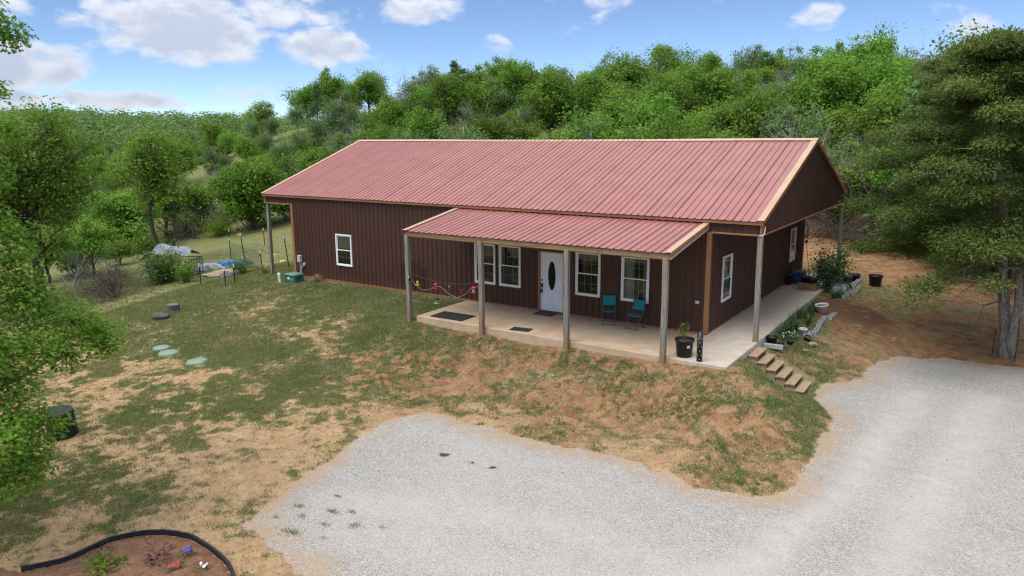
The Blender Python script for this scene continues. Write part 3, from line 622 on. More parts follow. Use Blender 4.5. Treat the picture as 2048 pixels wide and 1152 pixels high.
# windows and door
def window(loc, rz, w, h, left_blind=False, curtain=0, vent=False):
    o = MB(); fw = .055
    for q in ((0, w, 0, fw), (0, w, h-fw, h), (0, fw, fw, h-fw), (w-fw, w, fw, h-fw)): o.box(q[0], q[1], -.045, .05, q[2], q[3])
    win = o.build('window', MATS['white_vinyl'], house, bevel=.006); win.location = loc; win.rotation_euler = (0, 0, rz)
    mid = h*.5
    for k, (z0, z1, y) in enumerate(((mid-.02, h-fw, .0), (fw, mid+.02, -.022))):
        s = MB(); sw = .036
        for q in ((fw, w-fw, z0, z0+sw), (fw, w-fw, z1-sw, z1), (fw, fw+sw, z0+sw, z1-sw), (w-fw-sw, w-fw, z0+sw, z1-sw)): s.box(q[0], q[1], y-.012, y+.018, q[2], q[3])
        s.build('sash', MATS['white_vinyl'], win, bevel=.003)
        x0, x1, a, c = fw+sw, w-fw-sw, z0+sw, z1-sw
        g = MB(); g.quad((x0, y, a), (x1, y, a), (x1, y, c), (x0, y, c)); g.build('pane', MATS['window_glass'], win)
        g = MB()
        for i in (1, 2): g.box(x0+(x1-x0)*i/3-.008, x0+(x1-x0)*i/3+.008, y+.004, y+.010, a, c)
        g.box(x0, x1, y+.0105, y+.0145, (a+c)/2-.008, (a+c)/2+.008); g.build('grille', MATS['white_vinyl'], win)
    if left_blind:
        c = MB(); n = 7
        for i in range(n):
            z = h-.08-i*.075; c.box(.06, w-.06, .052, .060, z-.066, z)
        c.build('blind', MATS['blind'], win)
    for (a, e) in curtain or ():
        c = MB(); k = 14
        for i in range(k):
            x0, x1 = a+(e-a)*i/k, a+(e-a)*(i+1)/k; f = lambda i: .09+.02*math.sin(i*1.7)
            c.quad((x0, f(i), .02), (x1, f(i+1), .02), (x1, f(i+1), h-.02), (x0, f(i), h-.02))
        c.build('curtain', MATS['curtain'], win)
for i, (a, c, z0, z1) in enumerate(FW): window((a, 0, z0), 0, c-a, z1-z0, i == 0, [(), (), ((.05, .2),), (), ((.04, .42), (.72, .9))][i])
for a, c, z0, z1 in RW: window((0, a, z0), math.pi/2, c-a, z1-z0, False, ((.5, .85),))
def make_door():
    x0, x1, z1 = DOOR[0]+.06, DOOR[1]-.06, DOOR[3]-.05; w = x1-x0
    b = MB()
    for q in ((DOOR[0], x0, 0, z1+.05), (x1, DOOR[1], 0, z1+.05), (x0, x1, z1, z1+.05)): b.box(q[0]-(.02 if q[0] == DOOR[0] else 0), q[1]+(.02 if q[1] == DOOR[1] else 0), -.035, .08, q[2], q[3])
    b.build('door_frame', MATS['trim_metal'], house, bevel=.004)
    b = MB(); b.box(x0, x1, -.03, .09, -.028, .02); b.build('threshold', MATS['grey_steel'], house)
    b = MB(); cx, cz, rx, rz = (x0+x1)/2, 1.26, .155, .50; n = 32; yf = .012
    ring = [(cx+rx*math.cos(2*math.pi*i/n), cz+rz*math.sin(2*math.pi*i/n)) for i in range(n)]
    # rectangular leaf around the oval opening
    def edge(px, pz):
        dx, dz = px-cx, pz-cz; t = min(((x1-cx) if dx > 0 else (cx-x0))/max(abs(dx), 1e-6), ((z1-cz) if dz > 0 else (cz-.022))/max(abs(dz), 1e-6)); return cx+dx*t, cz+dz*t
    for i in range(n):
        p, q = ring[i], ring[(i+1) % n]; e, f = edge(*p), edge(*q)
        b.quad((p[0], yf, p[1]), (q[0], yf, q[1]), (f[0], yf, f[1]), (e[0], yf, e[1]))
    for cxx, czz in ((x0, z1), (x1, z1), (x0, .022), (x1, .022)):          # fill the corners
        sx = 1 if cxx == x0 else -1; sz = -1 if czz == z1 else 1; b.quad((cxx, yf+.001, czz), (cxx+sx*.22, yf+.001, czz), (cxx+sx*.22, yf+.001, czz+sz*.3), (cxx, yf+.001, czz+sz*.3))
    d = b.build('door', MATS['door_white'], house)
    b = MB(); b.tube([(cx+rx*1.06*math.cos(2*math.pi*i/n), yf-.004, cz+rz*1.03*math.sin(2*math.pi*i/n)) for i in range(n+1)], .016, 6, False); b.build('oval_frame', MATS['door_white'], d)
    b = MB(); b.v = [(p[0], yf+.006, p[1]) for p in ring]; b.f = [tuple(range(n))]; b.build('oval_pane', MATS['oval_glass'], d)
    b = MB()
    for k in (-.5, 0, .5): b.tube([(cx+rx*.95*k*math.cos(t*math.pi), yf+.003, cz+rz*.95*t) for t in np.linspace(-.85, .85, 9)], .005, 4)
    b.build('leading', MATS['brass'], d)
    def mould(pts): b = MB(); b.tube([(p[0], yf-.002, p[1]) for p in pts], .011, 5); b.build('moulding', MATS['door_white'], d)
    a0, a1 = x0+.11, x1-.11
    mould([(a0, .17), (cx-.04, .17), (cx-.04, .55), (a0, .55), (a0, .17)]); mould([(cx+.04, .17), (a1, .17), (a1, .55), (cx+.04, .55), (cx+.04, .17)])
    mould([(a0, .66), (cx, .60), (a1, .66)]); mould([(cx+.33*math.cos(t), 1.52+.36*math.sin(t)) for t in np.linspace(.35, math.pi-.35, 12)])
    mould([(a0, .66), (a0, .85), (cx-.2, 1.0)]); mould([(a1, .66), (a1, .85), (cx+.2, 1.0)])
    b = MB(); b.lathe([(0, 0), (.03, 0), (.03, .02), (0, .022)], (0, 0, 0), 12, Matrix.Translation((x0+.07, yf, 1.08)) @ Matrix.Rotation(math.pi/2, 4, 'X')); b.build('deadbolt', MATS['brass'], d)
    b = MB(); b.cbox((x0+.07, yf-.02, .90), (.05, .03, .14)); b.tube([(x0+.07, yf-.05, .93), (x0+.07, yf-.06, .86)], .022, 8); b.build('handle', MATS['brass'], d)
    b = MB(); b.cbox((x0+.065, yf-.05, .70), (.06, .045, .11)); b.tube([(x0+.045, yf-.05, .75), (x0+.045, yf-.05, .83), (x0+.085, yf-.05, .83), (x0+.085, yf-.05, .75)], .005, 5); b.build('lock_box', MATS['chain_black'], d, bevel=.008)
make_door()
b = MB(); b.cbox((-.31, -.03, .96), (.13, .03, .09)); o = b.build('outlet_box', MATS['grey_box'], house, bevel=.006)
b = MB(); b.cbox((-.335, -.048, .96), (.04, .006, .06)); b.cbox((-.285, -.048, .96), (.04, .006, .06)); b.build('outlet_cover', MATS['white_plastic'], o)
b = MB(); b.cbox((-18.15, -.09, .78), (.2, .14, .3)); o = b.build('meter_box', MATS['grey_box'], house, bevel=.01)
b = MB(); b.tube([(-18.18, -.06, .63), (-18.18, -.06, -.2)], .022, 8); b.build('conduit', MATS['grey_box'], house); b = MB(); b.tube([(-18.10, -.06, .63), (-18.10, -.06, -.2)], .016, 8); b.tube([(-17.98, -.05, .58), (-18.0, -.06, .45), (-18.1, -.07, .35)], .02, 6); b.build('conduit', MATS['grey_box'], house)
b = MB(); b.lathe([(0, 0), (.07, 0), (.07, .05), (0, .06)], (0, 0, 0), 14, Matrix.Translation((-17.93, -.02, .55)) @ Matrix.Rotation(math.pi/2, 4, 'X')); b.build('vent_cap', MATS['grey_box'], house)

# ------------------------------------------------------------------ plants
DIAMOND = (np.array([(0, 0, 0), (.5, .32, .06), (1, 0, 0), (.5, -.32, .06)]), [(0, 1, 2), (0, 2, 3)])
SPRAY = (np.array([(0, 0, 0), (.4, .17, .03), (1, 0, -.05), (.4, -.17, .03)]), [(0, 1, 2), (0, 2, 3)])
BLADE = (np.array([(0, .07, 0), (0, -.07, 0), (1, 0, 0.0)]), [(0, 1, 2)])
def _lobed():
    o = [(0, 0), (.18, .10), (.30, .40), (.44, .15), (.62, .42), (.72, .14), (1, 0), (.72, -.14), (.62, -.42), (.44, -.15), (.30, -.40), (.18, -.10)]
    return np.array([(.5, 0, .05)] + [(a, b2, -.10*abs(b2)) for a, b2 in o]), [(0, i+1, (i+1) % 12+1) for i in range(12)]
LOBED = _lobed()
def unit(v): return v/np.maximum(np.linalg.norm(v, axis=-1, keepdims=True), 1e-9)
def scatter(c, nrm, size, tpl, r, d=None):
    """one leaf per centre; returns vertices, triangles"""
    n = len(c); nrm = unit(nrm); d = r.normal(size=(n, 3)) if d is None else d
    d = unit(d - nrm*(d*nrm).sum(1, keepdims=True)); s = np.cross(nrm, d); T, tri = tpl
    size = np.broadcast_to(np.asarray(size, float), (n,))
    V = c[:, None] + size[:, None, None]*(T[None, :, :1]*d[:, None] + T[None, :, 1:2]*s[:, None] + T[None, :, 2:]*nrm[:, None])
    F = (np.arange(n)*len(T))[:, None, None] + np.array(tri)[None]
    return V.reshape(-1, 3), F.reshape(-1, 3)
def leaf_mesh(name, c, nrm, size, tpl, tint, r, d=None):
    V, F = scatter(c, nrm, size, tpl, r, d); return npmesh(name, V, F, {'tint': np.repeat(tint, len(tpl[0]))})
def curve(p, q, sag, r, n=4, wob=.06):
    p = np.array(p); q = np.array(q); L = np.linalg.norm(q-p); t = np.linspace(0, 1, n)[:, None]
    out = p + (q-p)*t + np.array([0, 0, sag*L])*4*t*(1-t); out[1:-1] += r.normal(size=(n-2, 3))*wob*L; return out
def clump_tree(seed, Ht, R, bole, ncl, cr, nl, ls, tpl=DIAMOND, lean=(0, 0), squash=.8, lumpy=.35, twigs=4, shell=.45, dense_low=False, trunk=None):
    r = np.random.default_rng(seed); hc = (Ht-bole)/2; cz = bole+hc
    dirs = unit(r.normal(size=(ncl, 3))); rad = r.random(ncl)**shell; ang = np.arctan2(dirs[:, 1], dirs[:, 0])
    lump = 1 - lumpy*(.5+.5*np.sin(ang*3+seed)*np.cos(dirs[:, 2]*4+seed*1.7))
    C = dirs*(rad*lump)[:, None]*np.array([R-cr*.6, R-cr*.6, hc-cr*.5]); C[:, 2] += cz
    low = C[:, 2] < cz; C[low, :2] *= 1.0 if dense_low else .92
    C[:, 0] += lean[0]*C[:, 2]; C[:, 1] += lean[1]*C[:, 2]
    tr = trunk or max(.05, Ht*.018); b = MB(); top = np.array([lean[0]*Ht*.8, lean[1]*Ht*.8, Ht*.8]); tp = curve((0, 0, -.25), top, 0, r, 7, .018)
    b.tube(tp, list(np.linspace(tr*1.25, tr*.25, 7)), 7)
    for c in C:
        zf = np.clip((c[2]-.8*np.hypot(c[0]-lean[0]*c[2], c[1]-lean[1]*c[2]))/Ht, bole/Ht*.55, .7); i = zf/.8*6; k = int(min(i, 5)); s = tp[k]+(tp[k+1]-tp[k])*(i-k)
        pts = curve(s, c, .04, r, 4); b.tube(pts, list(np.linspace(tr*.42*(1-zf*.6), .012, 4)), 4, False)
        for _ in range(twigs): b.tube([c-(c-s)*.15, c+r.normal(size=3)*cr*.55], [.012, .004], 3, False)
    pos, nr, tn = [], [], []
    for c in C:
        k = int(nl*(.6+.8*r.random())); s = cr*(.5+.9*r.random()); g = r.normal(size=(k, 3)); g = g/np.linalg.norm(g, axis=1, keepdims=True)*(r.random((k, 1))**.45)*(1+.7*r.random((k, 1))**4)
        g = g*np.array([1, 1, squash]); pos.append(c+g*s); nr.append(g*.7+np.array([0, 0, .55])+r.normal(size=(k, 3))*.5); ct = r.random(); tn.append(np.clip(.55*ct+.45*r.random(k), 0, 1))
    pos = np.concatenate(pos); nr = np.concatenate(nr); tn = np.concatenate(tn)
    return b.mesh('trunk', True), leaf_mesh('crown', pos, nr, ls*(.45+1.0*r.random(len(pos))**1.3), tpl, tn, r)
def cedar_tree(seed, Ht, R, bole, nb, ls, pads=7, npad=70, taper=.55, tr=.16, lean=(0, 0), fat=1.0):
    r = np.random.default_rng(seed); b = MB(); top = np.array([lean[0]*Ht, lean[1]*Ht, Ht*.97]); tp = curve((0, 0, -.3), top, 0, r, 8, .012); b.tube(tp, list(np.linspace(tr*1.2, tr*.12, 8)), 9)
    pos, nr, tn, dd = [], [], [], []
    for i in range(nb):
        t = (i+.5)/nb; zt = bole+(Ht-bole)*t; a = i*2.399+r.normal()*.3; ln = R*(1-t)**taper*(.62+.5*r.random())*(1 if t > .08 else .8)
        u = np.array([math.cos(a), math.sin(a), 0]); k = zt/(Ht*.97)*7; k0 = int(min(k, 6)); s = tp[k0]+(tp[k0+1]-tp[k0])*(k-k0)
        e = s+u*ln+np.array([0, 0, ln*(-.03+.30*t+.12*r.normal())]); pts = curve(s, e, .05, r, 6, .03); b.tube(pts, list(np.linspace(tr*.30*(1-.6*t), .01, 6)), 5, False)
        for j in range(pads):
            f = .30+.72*(j+r.random()*.8)/pads; c = s+(e-s)*min(f, 1.0)+np.array([0, 0, .05*ln*4*f*(1-min(f, 1))])
            sd = np.cross(u, [0, 0, 1.])*r.normal()*ln*.20*f; c = c+sd+np.array([0, 0, abs(r.normal())*.09]); b.tube([c-sd*.9, c], [.012, .005], 3, False)
            w = (.26+.34*r.random())*(1.0-.25*t)*fat; m = int(npad*(.6+.8*r.random())); g = r.normal(size=(m, 3)); g = g/np.linalg.norm(g, axis=1, keepdims=True)*r.random((m, 1))**.5*np.array([1.1, 1.1, .62])
            pos.append(c+g*w); d = u*.7+unit(g)*.8+np.array([0, 0, .25]); dd.append(d+r.normal(size=(m, 3))*.35); nr.append(np.array([0, 0, .7])+g*.5+r.normal(size=(m, 3))*.45); ct = r.random(); tn.append(np.clip(.5*ct+.5*r.random(m)+.12*g[:, 2], 0, 1))
    pos = np.concatenate(pos); tn = np.concatenate(tn)
    return b.mesh('trunk', True), leaf_mesh('crown', pos, np.concatenate(nr), ls*(.6+.8*r.random(len(pos))), SPRAY, tn, r, np.concatenate(dd))
def bare_tree(seed, Ht, levels=4, spread=.75, r0=.07, nstem=1, kids=4, up=.25, sides=4):
    r = np.random.default_rng(seed); b = MB()
    def grow(p, d, L, rad, lv):
        n = 4; pts = [p]; dd = d
        for i in range(n-1): dd = unit(dd+r.normal(size=3)*.17+np.array([0, 0, up*.12])); pts.append(pts[-1]+dd*L/(n-1))
        b.tube(pts, list(np.linspace(rad, rad*.55, n)), sides if lv < levels-1 else 3, False)
        if lv >= levels: return
        for k in range(kids+(1 if lv else 0)):
            i = r.integers(1, n); q = pts[i]; nd = unit(dd*(1-spread*.45)+r.normal(size=3)*spread+np.array([0, 0, up*.4])); grow(q, nd, L*(.55+.25*r.random()), rad*.5, lv+1)
    for s in range(nstem):
        a = 2*math.pi*s/nstem+r.random(); tilt = 0 if nstem == 1 else .75; grow(np.array([0, 0, -.15]), unit(np.array([math.cos(a)*tilt, math.sin(a)*tilt, 1.0])), Ht*.42, r0, 0)
    return b.mesh('branches', False)
def plant(name, label, cat, loc, meshes, mats, parts=('trunk', 'crown'), rz=0, s=1.0, group=None):
    t = thing(name, label, cat, loc, rz, group); t.scale = (s, s, s)
    for me, m, pn in zip(meshes, mats, parts): mobj(pn, me, m, t)
    return t

# ------------------------------------------------------------------ woods on the hillside
PROT = {
 'oak': [clump_tree(11+i, 7, 3.1+.4*(i % 2), .7, 60, .85, 170, .20, squash=.8, lumpy=.5, dense_low=True) for i in range(5)],
 'lime': [clump_tree(31+i, 6.5, 2.8, .7, 50, .7, 120, .19, lumpy=.55, twigs=6, shell=.35, dense_low=True) for i in range(4)],
 'dusk': [clump_tree(51+i, 6.5, 2.7, .6, 44, .75, 105, .17, lumpy=.5, twigs=10, dense_low=True) for i in range(4)],
 'scrub': [clump_tree(71+i, 2.6, 1.7, .15, 18, .7, 120, .19, lumpy=.3, twigs=4, dense_low=True) for i in range(3)],
 'cedar': [cedar_tree(81+i, 7.5, 2.2, .6, 34, .22, 5, 40, .75, .12) for i in range(2)],
 'bare': [bare_tree(91+i, 5.5, 4, .8, .09, 1+i % 2, 4, .2) for i in range(3)],
 'brush': [bare_tree(101+i, 2.6, 3, .95, .035, 6, 4, .15, 3) for i in range(2)],
}
KIND = {'oak': ('hillside_oak', OAK, 'rounded mid-green oak in the wood', 'tree', 'mid-green oaks'),
        'lime': ('hillside_elm', LIME, 'loose yellow-green tree in fresh leaf in the wood', 'tree', 'yellow-green trees'),
        'dusk': ('hillside_hackberry', DUSK, 'thin dull-green tree with grey twigs showing', 'tree', 'dull thin-leaved trees'),
        'scrub': ('hillside_shrub', BRIGHT, 'low bushy green shrub under the trees', 'shrub', 'green shrubs below the trees'),
        'cedar': ('hillside_cedar', BLUEC, 'dark narrow cedar standing among the oaks', 'tree', 'cedars among the oaks'),
        'bare': ('bare_tree', None, 'leafless grey tree with forked branches standing', 'tree', 'bare grey trees'),
        'brush': ('bare_bush', None, 'leafless grey-brown brush thicket under the trees', 'bush', 'bare brush')}
NTREE = {'n': 0}
REGION = ['behind the house']
def put(kind, x, y, s=1.0, label=None, sink=.1):
    nm, lm, lab, cat, grp = KIND[kind]; lab = lab+' '+REGION[0]; grp = grp+' '+REGION[0]; i = NTREE['n']; NTREE['n'] += 1; p = PROT[kind][i % len(PROT[kind])]; loc = (x, y, H1(x, y)-sink); rz = random.uniform(0, 6.28)
    if kind in ('bare', 'brush'): t = plant(nm, label or lab, cat, loc, [p], [MATS['bark_grey' if kind == 'bare' else 'twig']], ('branches',), rz, s, None if label else grp)
    else: t = plant(nm, label or lab, cat, loc, p, [MATS['bark' if kind != 'dusk' else 'bark_grey'], lm], ('trunk', 'crown'), rz, s, None if label else grp)
    k = random.uniform(.88, 1.14); t.scale = (s*random.uniform(.9, 1.12), s*random.uniform(.9, 1.12), s*k); return t
cam2 = np.array([CAM[0], CAM[1]])
def at_dir(px, dist):                              # a bearing given as a frame column of the 2048-wide view, metres from the viewpoint
    a = YAW + math.atan2(1024-px, FPX/math.cos(PITCH)); return CAM[0]-math.sin(a)*dist, CAM[1]+math.cos(a)*dist
R2 = np.random.default_rng(5)
def bank(px0, px1, d0, d1, step, kinds, smin, smax, jit=.45):
    """a row of the wood between two bearings"""
    a = px0
    while a < px1:
        dist = d0+(d1-d0)*((a-px0)/max(1, px1-px0))+R2.normal()*jit*3; x, y = at_dir(a, dist); k = kinds[R2.integers(len(kinds))]
        put(k, x, y, R2.uniform(smin, smax)*(.8 if k == 'lime' else 1)*(.74 if 470 < a < 650 and k in ('oak', 'lime', 'dusk') else 1)); a += step*R2.uniform(.7, 1.3)
O, LM, DK, SC, CE, BA, BR = 'oak', 'lime', 'dusk', 'scrub', 'cedar', 'bare', 'brush'
# behind the house, nearest rows first
bank(560, 1010, 58, 55, 34, [SC, SC, BR, DK], .8, 1.15); bank(1010, 1700, 50, 47, 80, [O, O, DK], .85, 1.0); bank(1250, 1720, 49, 46, 60, [SC, LM, SC], .75, 1.0)
bank(540, 1050, 65, 62, 36, [DK, O, BR, SC, BA, BR, DK], .62, .9); bank(1050, 1800, 56, 54, 60, [O, LM, DK, O], .88, 1.1)
bank(520, 1050, 73, 72, 38, [O, DK, BA, LM, DK], .75, .98); bank(1050, 1850, 64, 63, 56, [O, LM, O, DK, BA], .95, 1.15)
bank(500, 1050, 82, 82, 40, [O, DK, O, CE, SC], .7, .95); bank(1050, 1900, 73, 73, 56, [O, LM, DK, BA], .92, 1.15)
bank(620, 1950, 93, 88, 48, [O, DK, BA, O, SC, LM], .8, 1.15); bank(660, 2000, 101, 97, 44, [O, DK, BA, DK], .8, 1.2); bank(700, 1700, 110, 108, 60, [BA, DK, BA], .9, 1.15)
# right edge behind the big cedar
REGION[0] = 'behind the big cedar'
bank(1700, 2120, 44, 42, 70, [LM, DK, LM], 1.0, 1.15); bank(1760, 2120, 52, 50, 70, [LM, O], 1.2, 1.4); bank(1850, 2150, 38, 36, 95, [CE, DK], 1.0, 1.2)
# the shoulder of the hill and the valley on the left
REGION[0] = 'on the hill shoulder'
bank(455, 600, 92, 90, 46, [O, DK, SC, LM], .62, .8); bank(430, 560, 80, 76, 44, [SC, LM, SC, DK], .7, .95); bank(335, 400, 70, 70, 30, [SC, BR], .5, .7); bank(380, 590, 67, 63, 50, [SC, BR, DK], .7, .9)
REGION[0] = 'in the left valley'
bank(60, 300, 47, 52, 62, [LM, O, SC], .62, .8); bank(120, 410, 55, 60, 44, [SC, LM, O, SC], .7, .9); bank(-60, 350, 62, 70, 50, [LM, DK, O], .75, .95); bank(-80, 380, 84, 88, 48, [LM, O, DK], .8, 1.0); bank(-80, 470, 105, 112, 42, [O, LM, O], .85, 1.05); bank(-80, 420, 135, 140, 34, [O, LM], .9, 1.1); bank(-80, 420, 165, 170, 30, [O, DK], .9, 1.15); bank(-80, 420, 200, 205, 28, [O, DK], 1.0, 1.2)
REGION[0] = 'at the hill foot'
bank(330, 470, 58, 60, 36, [BR, BR], 1.0, 1.4); bank(600, 1000, 62, 60, 75, [BR], 1.0, 1.4); bank(1560, 1800, 43, 41, 60, [BR], 1.2, 1.6); bank(1600, 1830, 44, 42, 55, [BA], .95, 1.15)
x, y = at_dir(435, 100); put('oak', x, y, .8, 'single round-topped oak crowning the shoulder of the hill against the sky')
x, y = at_dir(525, 96); put('lime', x, y, .9, 'spiky-topped young tree right of the round oak on the skyline')
REGION[0] = 'on the slope behind the left roof'
bank(600, 1040, 60, 57, 62, [BA, BR, BA], .55, .8)
REGION[0] = 'on the slope above the roof'
bank(560, 1750, 69, 59, 46, [SC], .7, 1.2); bank(640, 1750, 78, 68, 50, [SC], .8, 1.3)
for px, d, s, lab in ((690, 70, .95, 'pale dead tree with spreading white limbs left of the roof peak'), (950, 68, .8, 'bare pale-limbed tree on the slope above the middle of the roof'), (790, 60, .55, 'small bleached dead tree low on the slope above the left roof')):
    x, y = at_dir(px, d); put('bare', x, y, s, lab)
def far_woods():
    r = np.random.default_rng(3); n = 900; a = YAW+np.array([math.atan2(1024-p, FPX) for p in r.uniform(-120, 640, n)]); d = r.uniform(215, 350, n)
    x = CAM[0]-np.sin(a)*d; y = CAM[1]+np.cos(a)*d; z = H(x, y, False); k = 110; s = r.uniform(2.2, 5.5, n)
    g = unit(r.normal(size=(n, k, 3)))*r.random((n, k, 1))**.3; c = np.stack([x, y, z+s*.9], -1)[:, None]+g*s[:, None, None]*np.array([1, 1, .85])
    tn = np.clip(r.random((n, 1))*.6+.4*r.random((n, k)), 0, 1).ravel()*.8
    me = leaf_mesh('far_woodland', c.reshape(-1, 3), (g+np.array([0, 0, .6])).reshape(-1, 3), np.repeat(s, k)*.25, DIAMOND, tn, r)
    tag(mobj('far_woodland', me, DUSK), 'blue-green belt of far woodland along the horizon on the left', 'woodland', kind='stuff')
far_woods()

# ------------------------------------------------------------------ named trees
plant('cedar_tree', 'big spreading red cedar with layered olive foliage and grey trunk beside the drive', 'tree', (7.62, 5.75, -1.05), cedar_tree(6, 9.6, 5.6, 2.9, 66, .11, 9, 430, .5, .16, (-.11, .0), 1.3), [MATS['bark_cedar'], CEDAR], rz=0)
b = MB(); b.tube(curve((.30, .12, -.2), (.15, .3, 4.6), 0, np.random.default_rng(8), 6, .02), [.15, .135, .12, .10, .08, .05], 8); o = b.build('trunk', MATS['bark_cedar'], bpy.data.objects['cedar_tree'], True)
r_ = np.random.default_rng(77); b = MB()
for i in range(16):
    a = r_.uniform(1.8, 5.2); z = r_.uniform(2.0, 3.2); l = r_.uniform(1.2, 3.2); p = np.array([-.13*z, 0, z]); q = p+np.array([math.cos(a)*l, math.sin(a)*l, r_.uniform(-.9, .2)]); c = curve(p, q, .05, r_, 5, .05); b.tube(c, [.03, .022, .016, .01, .005], 4, False)
    for j in range(4): b.tube([c[2+j % 3], c[2+j % 3]+r_.normal(size=3)*.35], [.008, .003], 3, False)
b.build('dead_twigs', MATS['twig'], bpy.data.objects['cedar_tree'])
plant('wind_bent_tree', 'tall blue-green tree with a wind-bent feathery tip behind the big cedar', 'tree', (5.1, 14.4, H1(5.1, 14.4)-.1), clump_tree(215, 12.0, 2.5, 1.5, 105, .72, 260, .15, lumpy=.6, twigs=3, shell=.4, trunk=.17, lean=(.045, 0)), [MATS['bark_cedar'], BLUEC], rz=.0)
plant('cedar_tree', 'dark cedar at the right picture edge behind the big cedar', 'tree', (8.3, 12.6, H1(8.3, 12.6)-.1), clump_tree(216, 11.2, 3.0, 1.2, 110, .8, 260, .15, lumpy=.5, twigs=3, shell=.4, trunk=.17), [MATS['bark_cedar'], CEDAR], rz=2.1)
plant('valley_tree', 'large airy green tree with a dark trunk on the left below the lawn', 'tree', (-31.0, -5.0, H1(-31, -5)-.1), clump_tree(201, 10.6, 4.4, 2.0, 110, .9, 220, .15, twigs=7, lumpy=.4, trunk=.2, shell=.5), [MATS['bark'], OAK], rz=.5)
plant('valley_tree', 'leafy green tree filling the left edge behind the lobed-leaf oak', 'tree', (-30.0, -10.5, H1(-30, -10.5)-.1), clump_tree(203, 10.0, 4.0, 1.0, 95, 1.0, 230, .18, twigs=4, lumpy=.3, trunk=.2, dense_low=True), [MATS['bark'], LIME], rz=.5)
tw = plant('twin_trunk_tree', 'thin yellow-green tree with two trunks behind the tarp-covered pen', 'tree', (-33.8, 2.6, H1(-33.8, 2.6)-.1), clump_tree(202, 9.0, 2.7, 2.6, 62, .75, 120, .17, twigs=8, lumpy=.45, trunk=.13, lean=(.02, .03)), [MATS['bark'], LIME], rz=.2)
b = MB(); b.tube(curve((.5, .4, -.2), (1.0, 1.1, 5.2), 0, np.random.default_rng(9), 6, .02), [.12, .11, .10, .08, .06, .03], 7); b.build('trunk', MATS['bark'], tw, True)
plant('dense_shrub_tree', 'dense dark-green bushy tree beside the left corner of the house', 'tree', (-37.6, 12.2, H1(-37.6, 12.2)-.1), clump_tree(204, 5.7, 3.1, .1, 90, .85, 260, .20, squash=.8, twigs=2, lumpy=.2, shell=.33, dense_low=True), [MATS['bark'], BRIGHT])
plant('dense_shrub_tree', 'lower green bush tree half hidden behind the left porch corner post', 'tree', (-35.5, 17.5, H1(-35.5, 17.5)-.1), clump_tree(205, 5.2, 2.7, .1, 70, .8, 240, .20, twigs=2, lumpy=.25, shell=.35, dense_low=True), [MATS['bark'], BRIGHT])
# the near oak at the left edge: its limbs reach into the picture
BC = [(-6.42,-16.06,3.36,.5),(-6.67,-15.48,3.08,.5),(-6.87,-14.87,2.7,.5),(-6.83,-14.47,2.38,.42),(-6.56,-14.5,2.18,.3),(-6.2,-15.95,2.59,.5),(-6.41,-15.33,2.26,.42),(-6.21,-16.32,2.07,.5),(-5.92,-16.58,2.7,.5),(-6.07,-16.41,1.52,.5),(-6.29,-15.9,1.12,.45),(-5.84,-16.4,.9,.45),(-5.82,-16.76,.52,.42),(-5.98,-16.28,.51,.35),(-5.64,-16.94,1.36,.5),(-6.15,-16.91,3.15,.6),(-6.42,-17.05,1.91,.6),(-6.12,-17.31,.8,.6),(-6.48,-15.96,3.98,.45),(-6.65,-16.18,4.62,.5),(-6.94,-15.63,4.37,.42),(-6.68,-16.13,5.43,.5),(-7.46,-15.34,6.15,.42),(-6.37,-15.56,7.63,.36),(-6.44,-15.82,7.91,.4),(-6.54,-15.79,6.77,.25),(-6.82,-16.79,4.27,.7),(-6.93,-16.8,5.84,.7),(-6.75,-16.41,7.21,.6),(-6.79,-17.53,2.8,.7),(-6.56,-15.79,3.55,.4)]
def near_oak():
    r = np.random.default_rng(44); base = np.array([-9.2, -17.6, H1(-9.2, -17.6)]); t = thing('lobed_leaf_oak', 'near oak with bright lobed leaves reaching in from the left edge', 'tree', tuple(base))
    b = MB(); tp = curve((0, 0, -.3), (.3, .1, 8.2), 0, r, 9, .02); b.tube(tp, list(np.linspace(.24, .06, 9)), 10); pos, nr, tn = [], [], []
    extra = [(base[0]+math.cos(a)*q, base[1]+math.sin(a)*q, z, .7) for a, q, z in [(r.uniform(2.2, 5.5), r.uniform(1, 2.6), r.uniform(1, 8)) for _ in range(16)]]
    for x, y, z, cr in BC+extra:
        c = np.array([x, y, z])-base; zs = np.clip(c[2]-.6*np.hypot(c[0], c[1])+1.0, 1.2, 7.8); k = zs/8.2*8; k0 = int(min(k, 7)); s = tp[k0]+(tp[k0+1]-tp[k0])*(k-k0); c2 = curve(s, c, .05, r, 6, .035); b.tube(c2, list(np.linspace(.055, .010, 6)), 5, False)
        m = int(850*(cr/.5)**2); g = unit(r.normal(size=(m, 3)))*r.random((m, 1))**.5*np.array([1, 1, .8])
        for _ in range(9): b.tube([c, c+unit(r.normal(size=3))*cr*.8], [.009, .003], 3, False)
        pos.append(c+g*cr*1.1); nr.append(g*.5+np.array([0, 0, .8])+r.normal(size=(m, 3))*.45); tn.append(np.clip(.35*r.random()+.5*r.random(m)+.15, 0, 1))
    b.tube(curve(tp[3], np.array([-6.25, -16.0, 2.42])-base, .06, r, 6, .03), [.09, .08, .07, .05, .04, .02], 7)
    mobj('trunk', b.mesh('trunk', True), MATS['bark'], t); pos = np.concatenate(pos); mobj('crown', leaf_mesh('crown', pos, np.concatenate(nr), .074*(.6+.8*r.random(len(pos))), LOBED, np.concatenate(tn), r), NEAR, t)
near_oak()
plant('dead_bush', 'leafless grey dead bush on the lawn left of the stump', 'bush', (-26.9, -3.7, H1(-26.9, -3.7)), [bare_tree(301, 3.6, 4, .95, .06, 4, 4, .08)], [MATS['twig']], ('branches',), s=.95)
